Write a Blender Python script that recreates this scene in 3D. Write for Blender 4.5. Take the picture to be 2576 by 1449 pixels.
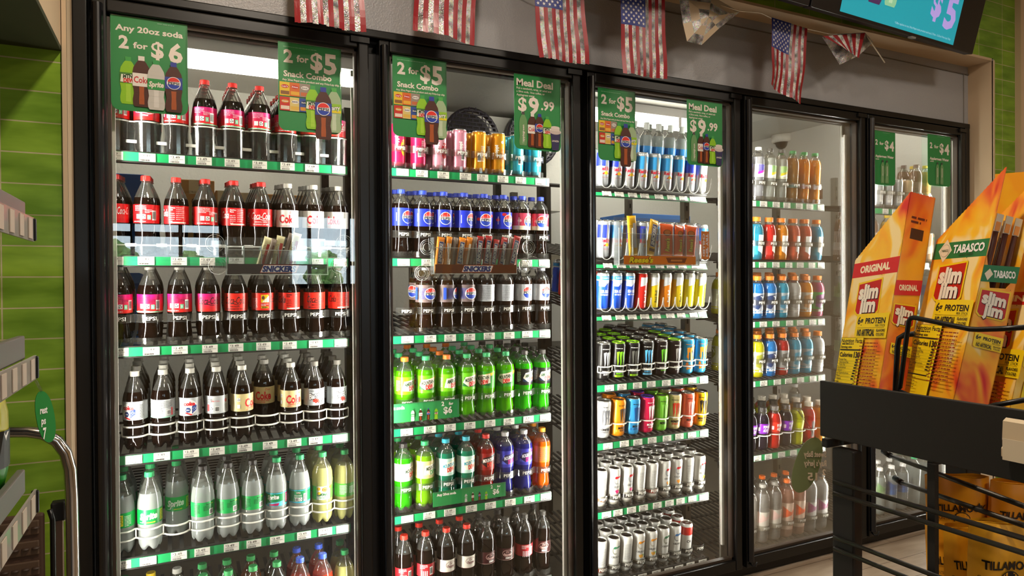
import bpy, bmesh, math, random
from mathutils import Vector, Matrix
random.seed(7)
for o in list(bpy.data.objects):
    bpy.data.objects.remove(o)
SC = bpy.context.scene
COL = SC.collection
# ------------------------------------------------------------------ camera, world, exposure
F_PX, CX, CY = 1718.4, 1288.0, 724.5
CAM = Vector((0.0, -2.2, 1.29))
YAW, PITCH, ROLL = math.radians(26.052), math.radians(-0.396), math.radians(-0.415)
_f = Vector((math.sin(YAW)*math.cos(PITCH), math.cos(YAW)*math.cos(PITCH), math.sin(PITCH)))
_r = Vector((math.cos(YAW), -math.sin(YAW), 0))
_u = _r.cross(_f)
CR = math.cos(ROLL)*_r + math.sin(ROLL)*_u
CU = -math.sin(ROLL)*_r + math.cos(ROLL)*_u
CF = _f
cam = bpy.data.cameras.new('camera')
camo = bpy.data.objects.new('camera', cam)
COL.objects.link(camo)
cam.sensor_width = 36.0
cam.lens = F_PX/2576*36
cam.clip_start = 0.02
mw = Matrix.Identity(4)
for i in range(3):
    mw[i][0] = CR[i]; mw[i][1] = CU[i]; mw[i][2] = -CF[i]; mw[i][3] = CAM[i]
camo.matrix_world = mw
SC.camera = camo

def P(px, py, Y):
    """the point of the photo's pixel on the upright plane y = Y, as (X, Z)"""
    d = CR*(px-CX)/F_PX - CU*(py-CY)/F_PX + CF
    t = (Y - CAM.y)/d.y
    return CAM.x + d.x*t, CAM.z + d.z*t

def PXp(px, py, X):
    """the point of the photo's pixel on the plane x = X, as (Y, Z)"""
    d = CR*(px-CX)/F_PX - CU*(py-CY)/F_PX + CF
    t = (X - CAM.x)/d.x
    return CAM.y + d.y*t, CAM.z + d.z*t

SC.view_settings.view_transform = 'Standard'
SC.view_settings.look = 'None'
SC.view_settings.gamma = 1.0
SC.view_settings.exposure = 0.0
SC.view_settings.use_curve_mapping = False
cy = SC.cycles
cy.max_bounces = 9
cy.diffuse_bounces = 3
cy.glossy_bounces = 3
cy.transmission_bounces = 4
cy.transparent_max_bounces = 28
cy.caustics_reflective = False
cy.caustics_refractive = False
cy.sample_clamp_indirect = 4.0
cy.use_denoising = True

world = bpy.data.worlds.new('daylight')
SC.world = world
world.use_nodes = True
_wn = world.node_tree.nodes
_sky = _wn.new('ShaderNodeTexSky')
_sky.sky_type = 'HOSEK_WILKIE'
_sky.turbidity = 3.0
_sky.sun_direction = (0.5, 0.5, 0.7)
_bg = _wn['Background']
_bg.inputs[1].default_value = 18.0
_mixw = _wn.new('ShaderNodeMix'); _mixw.data_type = 'RGBA'
_mixw.inputs[0].default_value = 0.55
_mixw.inputs[7].default_value = (0.80, 0.90, 1.0, 1)
world.node_tree.links.new(_sky.outputs[0], _mixw.inputs[6])
world.node_tree.links.new(_mixw.outputs[2], _bg.inputs[0])

def area(name, loc, target, sx, sy, power, color, spread=None, parent=None):
    l = bpy.data.lights.new(name, 'AREA')
    l.shape = 'RECTANGLE'; l.size = sx; l.size_y = sy; l.energy = power; l.color = color
    if spread: l.spread = spread
    o = bpy.data.objects.new(name, l); COL.objects.link(o)
    o.location = loc
    z = (Vector(loc)-Vector(target)).normalized()
    up = Vector((0, 0, 1)) if abs(z.z) < .95 else Vector((0, 1, 0))
    x = up.cross(z).normalized(); y = z.cross(x)
    m = Matrix((x, y, z)).transposed().to_4x4(); m.translation = Vector(loc)
    o.matrix_world = m
    if parent is not None:
        o.parent = parent; o.matrix_parent_inverse = parent.matrix_world.inverted()
    return o
WARM = (1.0, 0.86, 0.70)
sun = bpy.data.lights.new('sun', 'SUN'); sun.energy = 5.0; sun.angle = .01
suno = bpy.data.objects.new('sun', sun); COL.objects.link(suno); suno.rotation_euler = (math.radians(-42), 0, math.radians(-12))
# ceiling lamps of the shop: (x, y, watts)
SHOP_LAMPS = [(0.35, -1.35, 30), (1.75, -1.55, 11), (3.1, -1.5, 13), (1.2, -3.3, 17), (-1.4, -3.4, 8), (4.0, -3.4, 12)]
SHOP_CEILING = 2.95
# light tubes on the mullions of the cooler: watts per strip
LED_W = 8.8
LED_IN, LED_SPREAD = .05, 148
LED_COLOR = (1.0, 0.95, 0.86)
TUBE_STRENGTH = 16.0

# ------------------------------------------------------------------ helpers
def lin(h):
    h = h.lstrip('#')
    out = []
    for i in (0, 2, 4):
        c = int(h[i:i+2], 16)/255
        out.append(c/12.92 if c <= .04045 else ((c+.055)/1.055)**2.4)
    return (*out, 1)

_mats = {}
def paint(h, rough=.5, metal=0.0, spec=.5, emit=0.0, coat=0.0):
    k = (h, rough, metal, spec, emit, coat)
    if k in _mats: return _mats[k]
    m = bpy.data.materials.new('paint_'+h.lstrip('#')); m.use_nodes = True
    b = m.node_tree.nodes['Principled BSDF']
    b.inputs['Base Color'].default_value = lin(h)
    b.inputs['Roughness'].default_value = rough
    b.inputs['Metallic'].default_value = metal
    b.inputs['Specular IOR Level'].default_value = spec
    if coat:
        b.inputs['Coat Weight'].default_value = coat; b.inputs['Coat Roughness'].default_value = .08
    if emit:
        b.inputs['Emission Color'].default_value = lin(h); b.inputs['Emission Strength'].default_value = emit
    _mats[k] = m
    return m

def nodes_mat(name):
    m = bpy.data.materials.new(name); m.use_nodes = True
    nt = m.node_tree
    for n in list(nt.nodes): nt.nodes.remove(n)
    out = nt.nodes.new('ShaderNodeOutputMaterial')
    return m, nt, out

def clear_mat(name, tint='#ffffff', refl=.06, rough=.03, haze=0.0, haze_col='#dddddd', edge=.6):
    """see-through plastic or glass: clear with a gloss that grows at grazing angles, and a little milky haze"""
    m, nt, out = nodes_mat(name)
    tr = nt.nodes.new('ShaderNodeBsdfTransparent'); tr.inputs[0].default_value = lin(tint)
    gl = nt.nodes.new('ShaderNodeBsdfGlossy'); gl.inputs['Roughness'].default_value = rough
    gl.inputs[0].default_value = (1, 1, 1, 1)
    lw = nt.nodes.new('ShaderNodeLayerWeight'); lw.inputs[0].default_value = .25
    ma = nt.nodes.new('ShaderNodeMath'); ma.operation = 'MULTIPLY_ADD'; ma.use_clamp = True
    ma.inputs[1].default_value = edge; ma.inputs[2].default_value = refl
    nt.links.new(lw.outputs['Fresnel'], ma.inputs[0])
    mx = nt.nodes.new('ShaderNodeMixShader')
    nt.links.new(ma.outputs[0], mx.inputs[0]); nt.links.new(tr.outputs[0], mx.inputs[1]); nt.links.new(gl.outputs[0], mx.inputs[2])
    last = mx
    if haze:
        df = nt.nodes.new('ShaderNodeBsdfDiffuse'); df.inputs[0].default_value = lin(haze_col)
        m2 = nt.nodes.new('ShaderNodeMixShader'); m2.inputs[0].default_value = haze
        nt.links.new(mx.outputs[0], m2.inputs[1]); nt.links.new(df.outputs[0], m2.inputs[2])
        last = m2
    nt.links.new(last.outputs[0], out.inputs[0])
    return m

def drink_mat(name, col, clear=.3, tint=None, gloss=.35, glow=.35):
    """a drink seen through its bottle: partly see-through, partly scattering, with the bottle's gloss on top"""
    m, nt, out = nodes_mat(name)
    tr = nt.nodes.new('ShaderNodeBsdfTransparent'); tr.inputs[0].default_value = lin(tint or col)
    df = nt.nodes.new('ShaderNodeBsdfDiffuse'); df.inputs[0].default_value = lin(col)
    tl = nt.nodes.new('ShaderNodeBsdfTranslucent'); tl.inputs[0].default_value = lin(col)
    a = nt.nodes.new('ShaderNodeMixShader'); a.inputs[0].default_value = glow
    nt.links.new(df.outputs[0], a.inputs[1]); nt.links.new(tl.outputs[0], a.inputs[2])
    b = nt.nodes.new('ShaderNodeMixShader'); b.inputs[0].default_value = clear
    nt.links.new(a.outputs[0], b.inputs[1]); nt.links.new(tr.outputs[0], b.inputs[2])
    gl = nt.nodes.new('ShaderNodeBsdfGlossy'); gl.inputs['Roughness'].default_value = .09
    lw = nt.nodes.new('ShaderNodeLayerWeight'); lw.inputs[0].default_value = .3
    ma = nt.nodes.new('ShaderNodeMath'); ma.operation = 'MULTIPLY_ADD'; ma.use_clamp = True
    ma.inputs[1].default_value = gloss; ma.inputs[2].default_value = .05
    nt.links.new(lw.outputs['Fresnel'], ma.inputs[0])
    c = nt.nodes.new('ShaderNodeMixShader')
    nt.links.new(ma.outputs[0], c.inputs[0]); nt.links.new(b.outputs[0], c.inputs[1]); nt.links.new(gl.outputs[0], c.inputs[2])
    nt.links.new(c.outputs[0], out.inputs[0])
    return m

class MB:
    """collects shapes into one mesh"""
    def __init__(s):
        s.v = []; s.f = []; s.mi = []; s.sm = []; s.mats = []
    def idx(s, m):
        if m not in s.mats: s.mats.append(m)
        return s.mats.index(m)
    def add(s, vs, fs, m, smooth=False):
        o = len(s.v); i = s.idx(m)
        s.v.extend(tuple(x) for x in vs)
        for f in fs:
            s.f.append(tuple(k+o for k in f)); s.mi.append(i); s.sm.append(smooth)
        return s
    def box(s, c, d, m, M=None, bev=0.0):
        hx, hy, hz = d[0]/2, d[1]/2, d[2]/2
        if bev > 0:
            bm = bmesh.new(); bmesh.ops.create_cube(bm, size=1)
            for v in bm.verts: v.co = Vector((v.co.x*d[0], v.co.y*d[1], v.co.z*d[2]))
            bmesh.ops.bevel(bm, geom=list(bm.edges), offset=bev, segments=2, affect='EDGES', profile=.5)
            bm.verts.index_update()
            vs = [v.co.copy() for v in bm.verts]; fs = [[v.index for v in f.verts] for f in bm.faces]; bm.free()
        else:
            vs = [Vector((x, y, z)) for x in (-hx, hx) for y in (-hy, hy) for z in (-hz, hz)]
            fs = [(0, 1, 3, 2), (4, 6, 7, 5), (0, 4, 5, 1), (2, 3, 7, 6), (0, 2, 6, 4), (1, 5, 7, 3)]
        if M is not None: vs = [M @ v for v in vs]
        c = Vector(c)
        return s.add([v+c for v in vs], fs, m)
    def quad(s, a, b, c, d, m):
        return s.add([a, b, c, d], [(0, 1, 2, 3)], m)
    def lathe(s, prof, n, m, lobes=0, depth=0.0, lz=.03, c=(0, 0, 0), mf=None):
        """profile of (radius, height); lobes: petal feet below lz; mf(z) picks the material of a band"""
        vs = []
        for r, z in prof:
            for k in range(n):
                t = 2*math.pi*k/n
                rr, zz = r, z
                if lobes and z < lz and r > .004:
                    w = (1-z/lz)
                    q = abs(math.cos(lobes*t/2))
                    rr = r*(1-depth*w*(q**4)); zz = z + .012*w*(q**4)*(1 if r > .012 else 0)
                vs.append((c[0]+rr*math.sin(t), c[1]-rr*math.cos(t), c[2]+zz))
        for j in range(len(prof)-1):
            fs = [(j*n+k, j*n+(k+1) % n, (j+1)*n+(k+1) % n, (j+1)*n+k) for k in range(n)]
            mm = mf((prof[j][1]+prof[j+1][1])/2) if mf else m
            i = s.idx(mm)
            if j == 0:
                o = len(s.v); s.v.extend(vs)
            for f in fs:
                s.f.append(tuple(q+o for q in f)); s.mi.append(i); s.sm.append(True)
        return s
    def disc(s, r, z, n, m, c=(0, 0, 0), up=True):
        vs = [(c[0]+r*math.sin(2*math.pi*k/n), c[1]-r*math.cos(2*math.pi*k/n), c[2]+z) for k in range(n)]
        return s.add(vs, [tuple(range(n)) if up else tuple(range(n))[::-1]], m)
    def tube(s, pts, r, m, n=8, closed=False, flat=None):
        pts = [Vector(p) for p in pts]
        vs = []; k = len(pts); prev = None
        for i, p in enumerate(pts):
            a = pts[i-1] if (i or closed) else p
            b = pts[(i+1) % k] if (i < k-1 or closed) else p
            t = (b-a).normalized()
            if prev is None:
                ref = Vector((0, 0, 1)) if abs(t.z) < .9 else Vector((1, 0, 0))
                x = ref.cross(t).normalized()
            else:
                x = (prev - t*prev.dot(t)).normalized()
            prev = x; y = t.cross(x)
            for j in range(n):
                an = 2*math.pi*j/n
                vs.append(p + x*(math.cos(an)*r) + y*(math.sin(an)*(flat or r)))
        fs = []
        for i in range(k if closed else k-1):
            for j in range(n):
                i2 = (i+1) % k
                fs.append((i*n+j, i*n+(j+1) % n, i2*n+(j+1) % n, i2*n+j))
        if not closed:
            fs.append(tuple(range(n))[::-1]); fs.append(tuple((k-1)*n+j for j in range(n)))
        return s.add(vs, fs, m, smooth=True)
    def prism(s, poly, fmap, h, m):
        """a flat outline given thickness h; fmap(x, y, depth) places it"""
        n = len(poly)
        vs = [fmap(x, y, 0) for x, y in poly] + [fmap(x, y, h) for x, y in poly]
        fs = [tuple(range(n)), tuple(range(n, 2*n))[::-1]] + [(i, i+n, (i+1) % n+n, (i+1) % n) for i in range(n)]
        return s.add(vs, fs, m)
    def mesh(s, name):
        me = bpy.data.meshes.new(name)
        me.from_pydata(s.v, [], s.f)
        for m in s.mats: me.materials.append(m)
        me.polygons.foreach_set('material_index', s.mi)
        me.polygons.foreach_set('use_smooth', s.sm)
        me.update()
        return me
    def build(s, name, parent=None, loc=None):
        o = bpy.data.objects.new(name, s.mesh(name)); COL.objects.link(o)
        if parent is not None: o.parent = parent
        if loc is not None: o.location = loc
        return o

def tag(o, label, cat, group=None, kind=None):
    if label: o['label'] = label
    if cat: o['category'] = cat
    if group: o['group'] = group
    if kind: o['kind'] = kind
    return o
def empty(name, loc, label, cat, group=None, rz=0.0):
    o = bpy.data.objects.new(name, None); COL.objects.link(o)
    o.location = loc; o.rotation_euler = (0, 0, rz); o.empty_display_size = .05
    o.matrix_world = Matrix.Translation(Vector(loc)) @ Matrix.Rotation(rz, 4, 'Z')
    return tag(o, label, cat, group)
def struct(o):
    o['kind'] = 'structure'
    return o

# ------------------------------------------------------------------ flat artwork: lettering, logos, pictures
_txt = {}
def glyphs(t, bold=0.0, shear=0.0):
    k = (t, bold, shear)
    if k in _txt: return _txt[k]
    cu = bpy.data.curves.new('lettering', 'FONT')
    cu.body = t; cu.size = 1.0; cu.resolution_u = 2; cu.offset = bold; cu.shear = shear
    cu.fill_mode = 'FRONT'
    o = bpy.data.objects.new('lettering', cu)
    me = bpy.data.meshes.new_from_object(o)
    vs = [(v.co.x, v.co.y) for v in me.vertices]
    polys = [[vs[i] for i in p.vertices] for p in me.polygons]
    bpy.data.objects.remove(o); bpy.data.curves.remove(cu); bpy.data.meshes.remove(me)
    xs = [x for x, y in vs] or [0, 1]
    _txt[k] = (polys, min(xs), max(xs))
    return _txt[k]
CAP = .69

def clip(poly, a, b):
    def half(pts, x0, keep):
        out = []
        for i in range(len(pts)):
            p, q = pts[i], pts[(i+1) % len(pts)]
            pi, qi = keep(p[0]), keep(q[0])
            if pi: out.append(p)
            if pi != qi:
                t = (x0-p[0])/(q[0]-p[0]); out.append((x0, p[1]+t*(q[1]-p[1])))
        return out
    r = half(poly, a, lambda x: x >= a)
    return half(r, b, lambda x: x <= b) if r else r

class Art:
    def __init__(s): s.items = []
    def poly(s, pts, c): s.items.append((c, [list(pts)])); return s
    def polys(s, ps, c): s.items.append((c, [list(p) for p in ps])); return s
    def rect(s, x, y, w, h, c):
        return s.poly([(x-w/2, y-h/2), (x+w/2, y-h/2), (x+w/2, y+h/2), (x-w/2, y+h/2)], c)
    def ell(s, x, y, rx, ry, c, n=22, a0=0.0, a1=2*math.pi):
        return s.poly([(x+rx*math.cos(a0+(a1-a0)*k/n), y+ry*math.sin(a0+(a1-a0)*k/n)) for k in range(n+(0 if a1-a0 > 6.28 else 1))], c)
    def text(s, t, x, y, h, c, bold=.02, shear=0.0, w=None, rot=0.0, al='c', ol=None, olw=.045):
        """h: height of the capitals, (x, y): the middle of the line (or its left end with al='l')"""
        if ol: s.text(t, x, y, h, ol, bold+olw, shear, w, rot, al)
        po, a, b = glyphs(t, bold, shear)
        k = h/CAP; kx = k
        if w: kx = w/max(b-a, 1e-6)
        off = {'c': -(a+b)/2, 'l': -a, 'r': -b}[al]
        cr, sr = math.cos(rot), math.sin(rot)
        out = []
        for p in po:
            q = []
            for X, Y in p:
                X = (X+off)*kx; Y = Y*k-h/2
                q.append((x+X*cr-Y*sr, y+X*sr+Y*cr))
            out.append(q)
        s.items.append((c, out)); return s
    def lines(s, x, y, w, n, dy, h, c, seed=1):
        """small print that cannot be read: rows of short dashes"""
        rg = random.Random(seed); ps = []
        for i in range(n):
            X = x-w/2
            end = x+w/2*(1 if i < n-1 else .3)
            while X < end:
                d = rg.uniform(h*1.5, h*5); d = min(d, end-X)
                Y = y-i*dy
                ps.append([(X, Y-h/2), (X+d, Y-h/2), (X+d, Y+h/2), (X, Y+h/2)]); X += d+h*.7
        s.items.append((c, ps)); return s
    def bars(s, x, y, w, h, c='#111111', seed=3, vert=False):
        rg = random.Random(seed); ps = []; X = -w/2
        while X < w/2:
            d = rg.uniform(.02, .06)*w; d = min(d, w/2-X)
            q = [(X, -h/2), (X+d, -h/2), (X+d, h/2), (X, h/2)]
            ps.append([((x-b, y+a) if vert else (x+a, y+b)) for a, b in q]); X += d+rg.uniform(.02, .05)*w
        s.items.append((c, ps)); return s
    def barcode(s, x, y, w, h, vert=False, seed=3):
        return s.rect(x, y, w, h, '#f4f2ee').bars(x, y, (h if vert else w)*.85, (w if vert else h)*.75, seed=seed, vert=vert)
    def recycle(s, x, y, r, c='#1a1a1a', bg='#f2f2f0'):
        if bg: s.rect(x, y, r*2.3, r*2.5, bg)
        for k in range(3):
            a = math.radians(90+120*k)
            ux, uy = math.cos(a), math.sin(a); vx, vy = -uy, ux
            f = lambda p, q: (x+ux*p*r+vx*q*r, y+uy*p*r+vy*q*r)
            s.poly([f(.75, -.35), f(.75, .25), f(.45, .25), f(.45, -.35)], c)
            s.poly([f(.95, .2), f(.6, .65), f(.25, .2)], c)
        return s
    def bottle(s, x, y, h, col, cap, lab=None, z0=.42, z1=.68, col2=None, wide=.31):
        """a picture of a bottle standing with its foot at (x, y)"""
        pr = [(.40, 0), (.48, .05), (.5, .14), (.43, .27), (.46, .36), (.5, .42), (.5, .68), (.45, .77), (.28, .87), (.17, .915)]
        W = h*wide*1.0
        for i in range(len(pr)-1):
            (a, p), (b, q) = pr[i], pr[i+1]
            cc = col2 if (col2 and .05 < p < .36) else col
            s.poly([(x-a*W, y+p*h), (x+a*W, y+p*h), (x+b*W, y+q*h), (x-b*W, y+q*h)], col)
            if col2 and .04 < p < .4:
                s.poly([(x-a*W*.3, y+p*h), (x+a*W*.3, y+p*h), (x+b*W*.3, y+q*h), (x-b*W*.3, y+q*h)], col2)
        s.rect(x, y+.955*h, .36*W, .09*h, cap)
        if lab: s.rect(x, y+(z0+z1)/2*h, W*1.02, (z1-z0)*h, lab)
        return s
    def globe(s, x, y, r, text=True):
        """a round badge: red above, white wave, blue below, black capitals across"""
        s.ell(x, y, r*1.1, r*1.1, '#f4f4f4', 24)
        n = 12
        up = [(x+r*math.cos(math.pi*k/n), y+r*math.sin(math.pi*k/n)) for k in range(n+1)]
        def seg(a0, a1, c):
            pts = [(x+r*math.cos(a0+(a1-a0)*k/n), y+r*math.sin(a0+(a1-a0)*k/n)) for k in range(n+1)]
            s.poly(pts, c)
        seg(math.radians(18), math.radians(168), '#e02a20')
        seg(math.radians(-168), math.radians(-18), '#1f3fae')
        if text: s.text('PEPSI', x, y-.02*r, r*.42, '#0d0f16', .03, w=r*1.75)
        return s
    def emit(s, mb, fmap, step=None, eps=.00007, rough=.4, e0=0, coat=0.0, emit=0.0):
        for L, (c, ps) in enumerate(s.items):
            m = c if not isinstance(c, str) else paint(c, rough, coat=coat, emit=emit)
            d = (L+1+e0)*eps
            for p in ps:
                if step:
                    xs = [q[0] for q in p]
                    lo, hi = min(xs), max(xs)
                    if hi-lo > step*1.3:
                        k = int(math.ceil((hi-lo)/step)); w = (hi-lo)/k
                        for i in range(k):
                            q = clip(p, lo+i*w, lo+(i+1)*w)
                            if len(q) > 2: mb.add([fmap(a, b, d) for a, b in q], [tuple(range(len(q)))], m)
                        continue
                if len(p) > 2: mb.add([fmap(a, b, d) for a, b in p], [tuple(range(len(p)))], m)
        return mb

def cyl_map(r, zc, t0=0.0):
    def f(u, v, d):
        t = t0+u/r
        return ((r+d)*math.sin(t), -(r+d)*math.cos(t), zc+v)
    return f
def flat_map(o, x, y, n):
    o, x, y, n = Vector(o), Vector(x), Vector(y), Vector(n)
    return lambda u, v, d: o + x*u + y*v + n*d
def front_map(X, Y, Z):
    """faces the shop (towards -y)"""
    return lambda u, v, d: (X+u, Y-d, Z+v)
# ------------------------------------------------------------------ surfaces of the place
def tex_mat(name, build, rough=.5, spec=.5, metal=0.0):
    m = bpy.data.materials.new(name); m.use_nodes = True
    nt = m.node_tree; b = nt.nodes['Principled BSDF']
    b.inputs['Roughness'].default_value = rough; b.inputs['Specular IOR Level'].default_value = spec; b.inputs['Metallic'].default_value = metal
    build(nt, b)
    return m
def N(nt, t, **kw):
    n = nt.nodes.new(t)
    for k, v in kw.items(): setattr(n, k, v)
    return n
def ramp(nt, stops):
    r = N(nt, 'ShaderNodeValToRGB'); e = r.color_ramp.elements
    while len(e) < len(stops): e.new(.5)
    for i, (p, c) in enumerate(stops): e[i].position = p; e[i].color = lin(c)
    return r
def coords(nt, axes='xyz', scale=1.0, off=(0, 0, 0)):
    tc = N(nt, 'ShaderNodeTexCoord'); sx = N(nt, 'ShaderNodeSeparateXYZ'); cb = N(nt, 'ShaderNodeCombineXYZ')
    nt.links.new(tc.outputs['Object'], sx.inputs[0])
    for i, a in enumerate(axes):
        if a in 'xyz': nt.links.new(sx.outputs['xyz'.index(a)], cb.inputs[i])
    mp = N(nt, 'ShaderNodeMapping'); mp.inputs['Scale'].default_value = (scale,)*3; mp.inputs['Location'].default_value = off
    nt.links.new(cb.outputs[0], mp.inputs[0])
    return mp
def bump(nt, b, src, strength=.3, dist=.01):
    bp = N(nt, 'ShaderNodeBump'); bp.inputs['Strength'].default_value = strength; bp.inputs['Distance'].default_value = dist
    nt.links.new(src, bp.inputs['Height']); nt.links.new(bp.outputs[0], b.inputs['Normal'])

YF = -.10                      # face of the tiled wall around the cooler
TILE_H, TILE_W = .0790, .205
def tile_mat(x0, z0):
    def go(nt, b):
        mp = coords(nt, 'xz', 1.0, (-x0, -z0, 0))
        br = N(nt, 'ShaderNodeTexBrick'); br.offset = 0.0; br.squash = 1.0
        br.inputs['Scale'].default_value = 1.0; br.inputs['Mortar Size'].default_value = .0018; br.inputs['Mortar Smooth'].default_value = .1
        br.inputs['Brick Width'].default_value = TILE_W; br.inputs['Row Height'].default_value = TILE_H
        br.inputs['Color1'].default_value = lin('#93b63a'); br.inputs['Color2'].default_value = lin('#84ab3c'); br.inputs['Mortar'].default_value = lin('#c9bf98')
        no = N(nt, 'ShaderNodeTexNoise'); no.inputs['Scale'].default_value = 9; no.inputs['Detail'].default_value = 3
        m2 = coords(nt, 'xz', 1.0); m2.inputs['Scale'].default_value = (.6, 2.2, 1)
        nt.links.new(m2.outputs[0], no.inputs['Vector'])
        rp = ramp(nt, [(.3, '#a8b890'), (.7, '#ffffff')])
        nt.links.new(no.outputs[0], rp.inputs[0])
        mu = N(nt, 'ShaderNodeMix', data_type='RGBA', blend_type='MULTIPLY'); mu.inputs[0].default_value = .8
        nt.links.new(mp.outputs[0], br.inputs['Vector']); nt.links.new(br.outputs[0], mu.inputs[6]); nt.links.new(rp.outputs[0], mu.inputs[7])
        nt.links.new(mu.outputs[2], b.inputs['Base Color'])
        rr = N(nt, 'ShaderNodeMapRange'); rr.inputs[3].default_value = .28; rr.inputs[4].default_value = .7
        nt.links.new(br.outputs['Fac'], rr.inputs[0]); nt.links.new(rr.outputs[0], b.inputs['Roughness'])
        ad = N(nt, 'ShaderNodeMath', operation='MULTIPLY_ADD'); ad.inputs[1].default_value = -1.0
        sc = N(nt, 'ShaderNodeMath', operation='MULTIPLY'); sc.inputs[1].default_value = .5
        nt.links.new(no.outputs[0], sc.inputs[0]); nt.links.new(br.outputs['Fac'], ad.inputs[0]); nt.links.new(sc.outputs[0], ad.inputs[2])
        bump(nt, b, ad.outputs[0], .5, .004)
    return tex_mat('green_glazed_tile', go, spec=.22)
M_tile = tile_mat(P(4, 700, YF)[0], P(80, 150, YF)[1])
def _stucco(nt, b):
    mp = coords(nt, 'xyz'); no = N(nt, 'ShaderNodeTexNoise'); no.inputs['Scale'].default_value = 160; no.inputs['Detail'].default_value = 2
    nt.links.new(mp.outputs[0], no.inputs[0]); bump(nt, b, no.outputs[0], .6, .003)
    b.inputs['Base Color'].default_value = lin('#a2a2a6')
M_panel = tex_mat('embossed_panel', _stucco, .4)
def _coolwall(nt, b):
    mp = coords(nt, 'xyz'); no = N(nt, 'ShaderNodeTexNoise'); no.inputs['Scale'].default_value = 60; no.inputs['Detail'].default_value = 2
    nt.links.new(mp.outputs[0], no.inputs[0]); bump(nt, b, no.outputs[0], .35, .004)
    b.inputs['Base Color'].default_value = lin('#dad8d2')
M_coolwall = tex_mat('embossed_white_metal', _coolwall, .4)
M_beige = paint('#cbb292', .7); M_white = paint('#dedad2', .6); M_greytrim = paint('#a9a6a4', .45)
def _floor(nt, b):
    mp = coords(nt, 'xy'); br = N(nt, 'ShaderNodeTexBrick'); br.offset = .5
    br.inputs['Scale'].default_value = 1.0; br.inputs['Brick Width'].default_value = .9; br.inputs['Row Height'].default_value = .15
    br.inputs['Mortar Size'].default_value = .002
    br.inputs['Color1'].default_value = lin('#b3a08a'); br.inputs['Color2'].default_value = lin('#a8957f'); br.inputs['Mortar'].default_value = lin('#6b5a48')
    no = N(nt, 'ShaderNodeTexNoise'); no.inputs['Scale'].default_value = 6; no.inputs['Detail'].default_value = 5
    m2 = coords(nt, 'xy'); m2.inputs['Scale'].default_value = (1, 6, 1); nt.links.new(m2.outputs[0], no.inputs[0])
    rp = ramp(nt, [(.3, '#d8d0c6'), (.7, '#ffffff')]); nt.links.new(no.outputs[0], rp.inputs[0])
    mu = N(nt, 'ShaderNodeMix', data_type='RGBA', blend_type='MULTIPLY'); mu.inputs[0].default_value = .7
    nt.links.new(mp.outputs[0], br.inputs[0]); nt.links.new(br.outputs[0], mu.inputs[6]); nt.links.new(rp.outputs[0], mu.inputs[7])
    nt.links.new(mu.outputs[2], b.inputs['Base Color'])
M_floor = tex_mat('plank_tile', _floor, .35)
M_black = paint('#0d0c0b', .34, spec=.4); M_blackmat = paint('#16130f', .6); M_gasket = paint('#3b2f24', .5)
M_alu = paint('#9a9890', .35, .7); M_steel = paint('#8f8b84', .3, 1.0); M_darksteel = paint('#45413b', .4, .8); M_chrome = paint('#c4c0ba', .16, 1.0)
M_glass = clear_mat('door_glass', '#fafcfb', .022, .0, 0, edge=.45)
M_acryl = clear_mat('clear_acrylic', '#f4f6f6', .05, .05, .035, '#e8eef0', .7)
M_clearband = clear_mat('clear_plastic', '#f2f1ee', .035, .10, .014, '#f0eee8', .6)

XL, XR = -.2535, 3.815           # the opening the cooler stands in
ZH = 2.43                      # underside of the soffit
ROOM = (-2.6, 5.4, -6.2)       # shop: left wall, right wall, window wall
def slab(name, lo, hi, m, bev=0):
    c = [(a+b)/2 for a, b in zip(lo, hi)]
    return struct(MB().box((0, 0, 0), [b-a for a, b in zip(lo, hi)], m, bev=bev).build(name, loc=c))
def slab0(name, lo, hi, m):
    """like slab, with the origin of its pattern at the room's origin"""
    mb = MB().box([(a+b)/2 for a, b in zip(lo, hi)], [b-a for a, b in zip(lo, hi)], m)
    return struct(mb.build(name))
slab0('floor', (ROOM[0], ROOM[2], -.1), (ROOM[1], 1.95, 0), M_floor)
slab0('ceiling', (ROOM[0], ROOM[2], SHOP_CEILING), (ROOM[1], .10, SHOP_CEILING+.1), paint('#d6cdc0', .8))
slab0('wall_left_tiled', (ROOM[0], YF, 0), (XL-.010, .10, SHOP_CEILING), M_tile)
slab0('wall_right_tiled', (XR+.010, YF, 0), (ROOM[1], .10, SHOP_CEILING), M_tile)
slab0('wall_upper_tiled', (XL-.010, YF, ZH+.012), (XR+.010, .10, SHOP_CEILING), M_tile)
slab0('wall_panel', (XL, .02, 2.12), (XR, .10, ZH), M_panel)
# trims round the opening: grey metal edge and beige reveal
def trims():
    for i, (x, s) in enumerate(((XL, -1), (XR, 1))):
        mb = MB(); mb.box((x+s*.005, (YF+.02)/2+.02, ZH/2), (.010, .078-YF, ZH), M_beige)
        struct(mb.build('trim_%d' % (2*i+1)))
        mb = MB(); mb.box((x+s*.0055, YF-.002, ZH/2), (.011, .005, ZH+.012), M_greytrim)
        struct(mb.build('trim_%d' % (2*i+2)))
    struct(MB().box(((XL+XR)/2, (YF+.02)/2, ZH+.006), (XR-XL, .02-YF, .012), M_beige).build('trim_5'))
    # joint strip of the panel wall
    z1 = P(1850, 65, .02)[1]; z2 = P(2420, 187, .02)[1]; z = (z1+z2)/2
    struct(MB().box(((XL+XR)/2, .0175, z), (XR-XL, .005, .004), paint('#6a625a', .6)).build('trim_6'))
    x = P(2423, 240, .02)[0]
    struct(MB().box((x, .0175, (2.12+z)/2), (.003, .005, z-2.12), paint('#8d8780', .6)).build('trim_7'))
trims()
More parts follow.
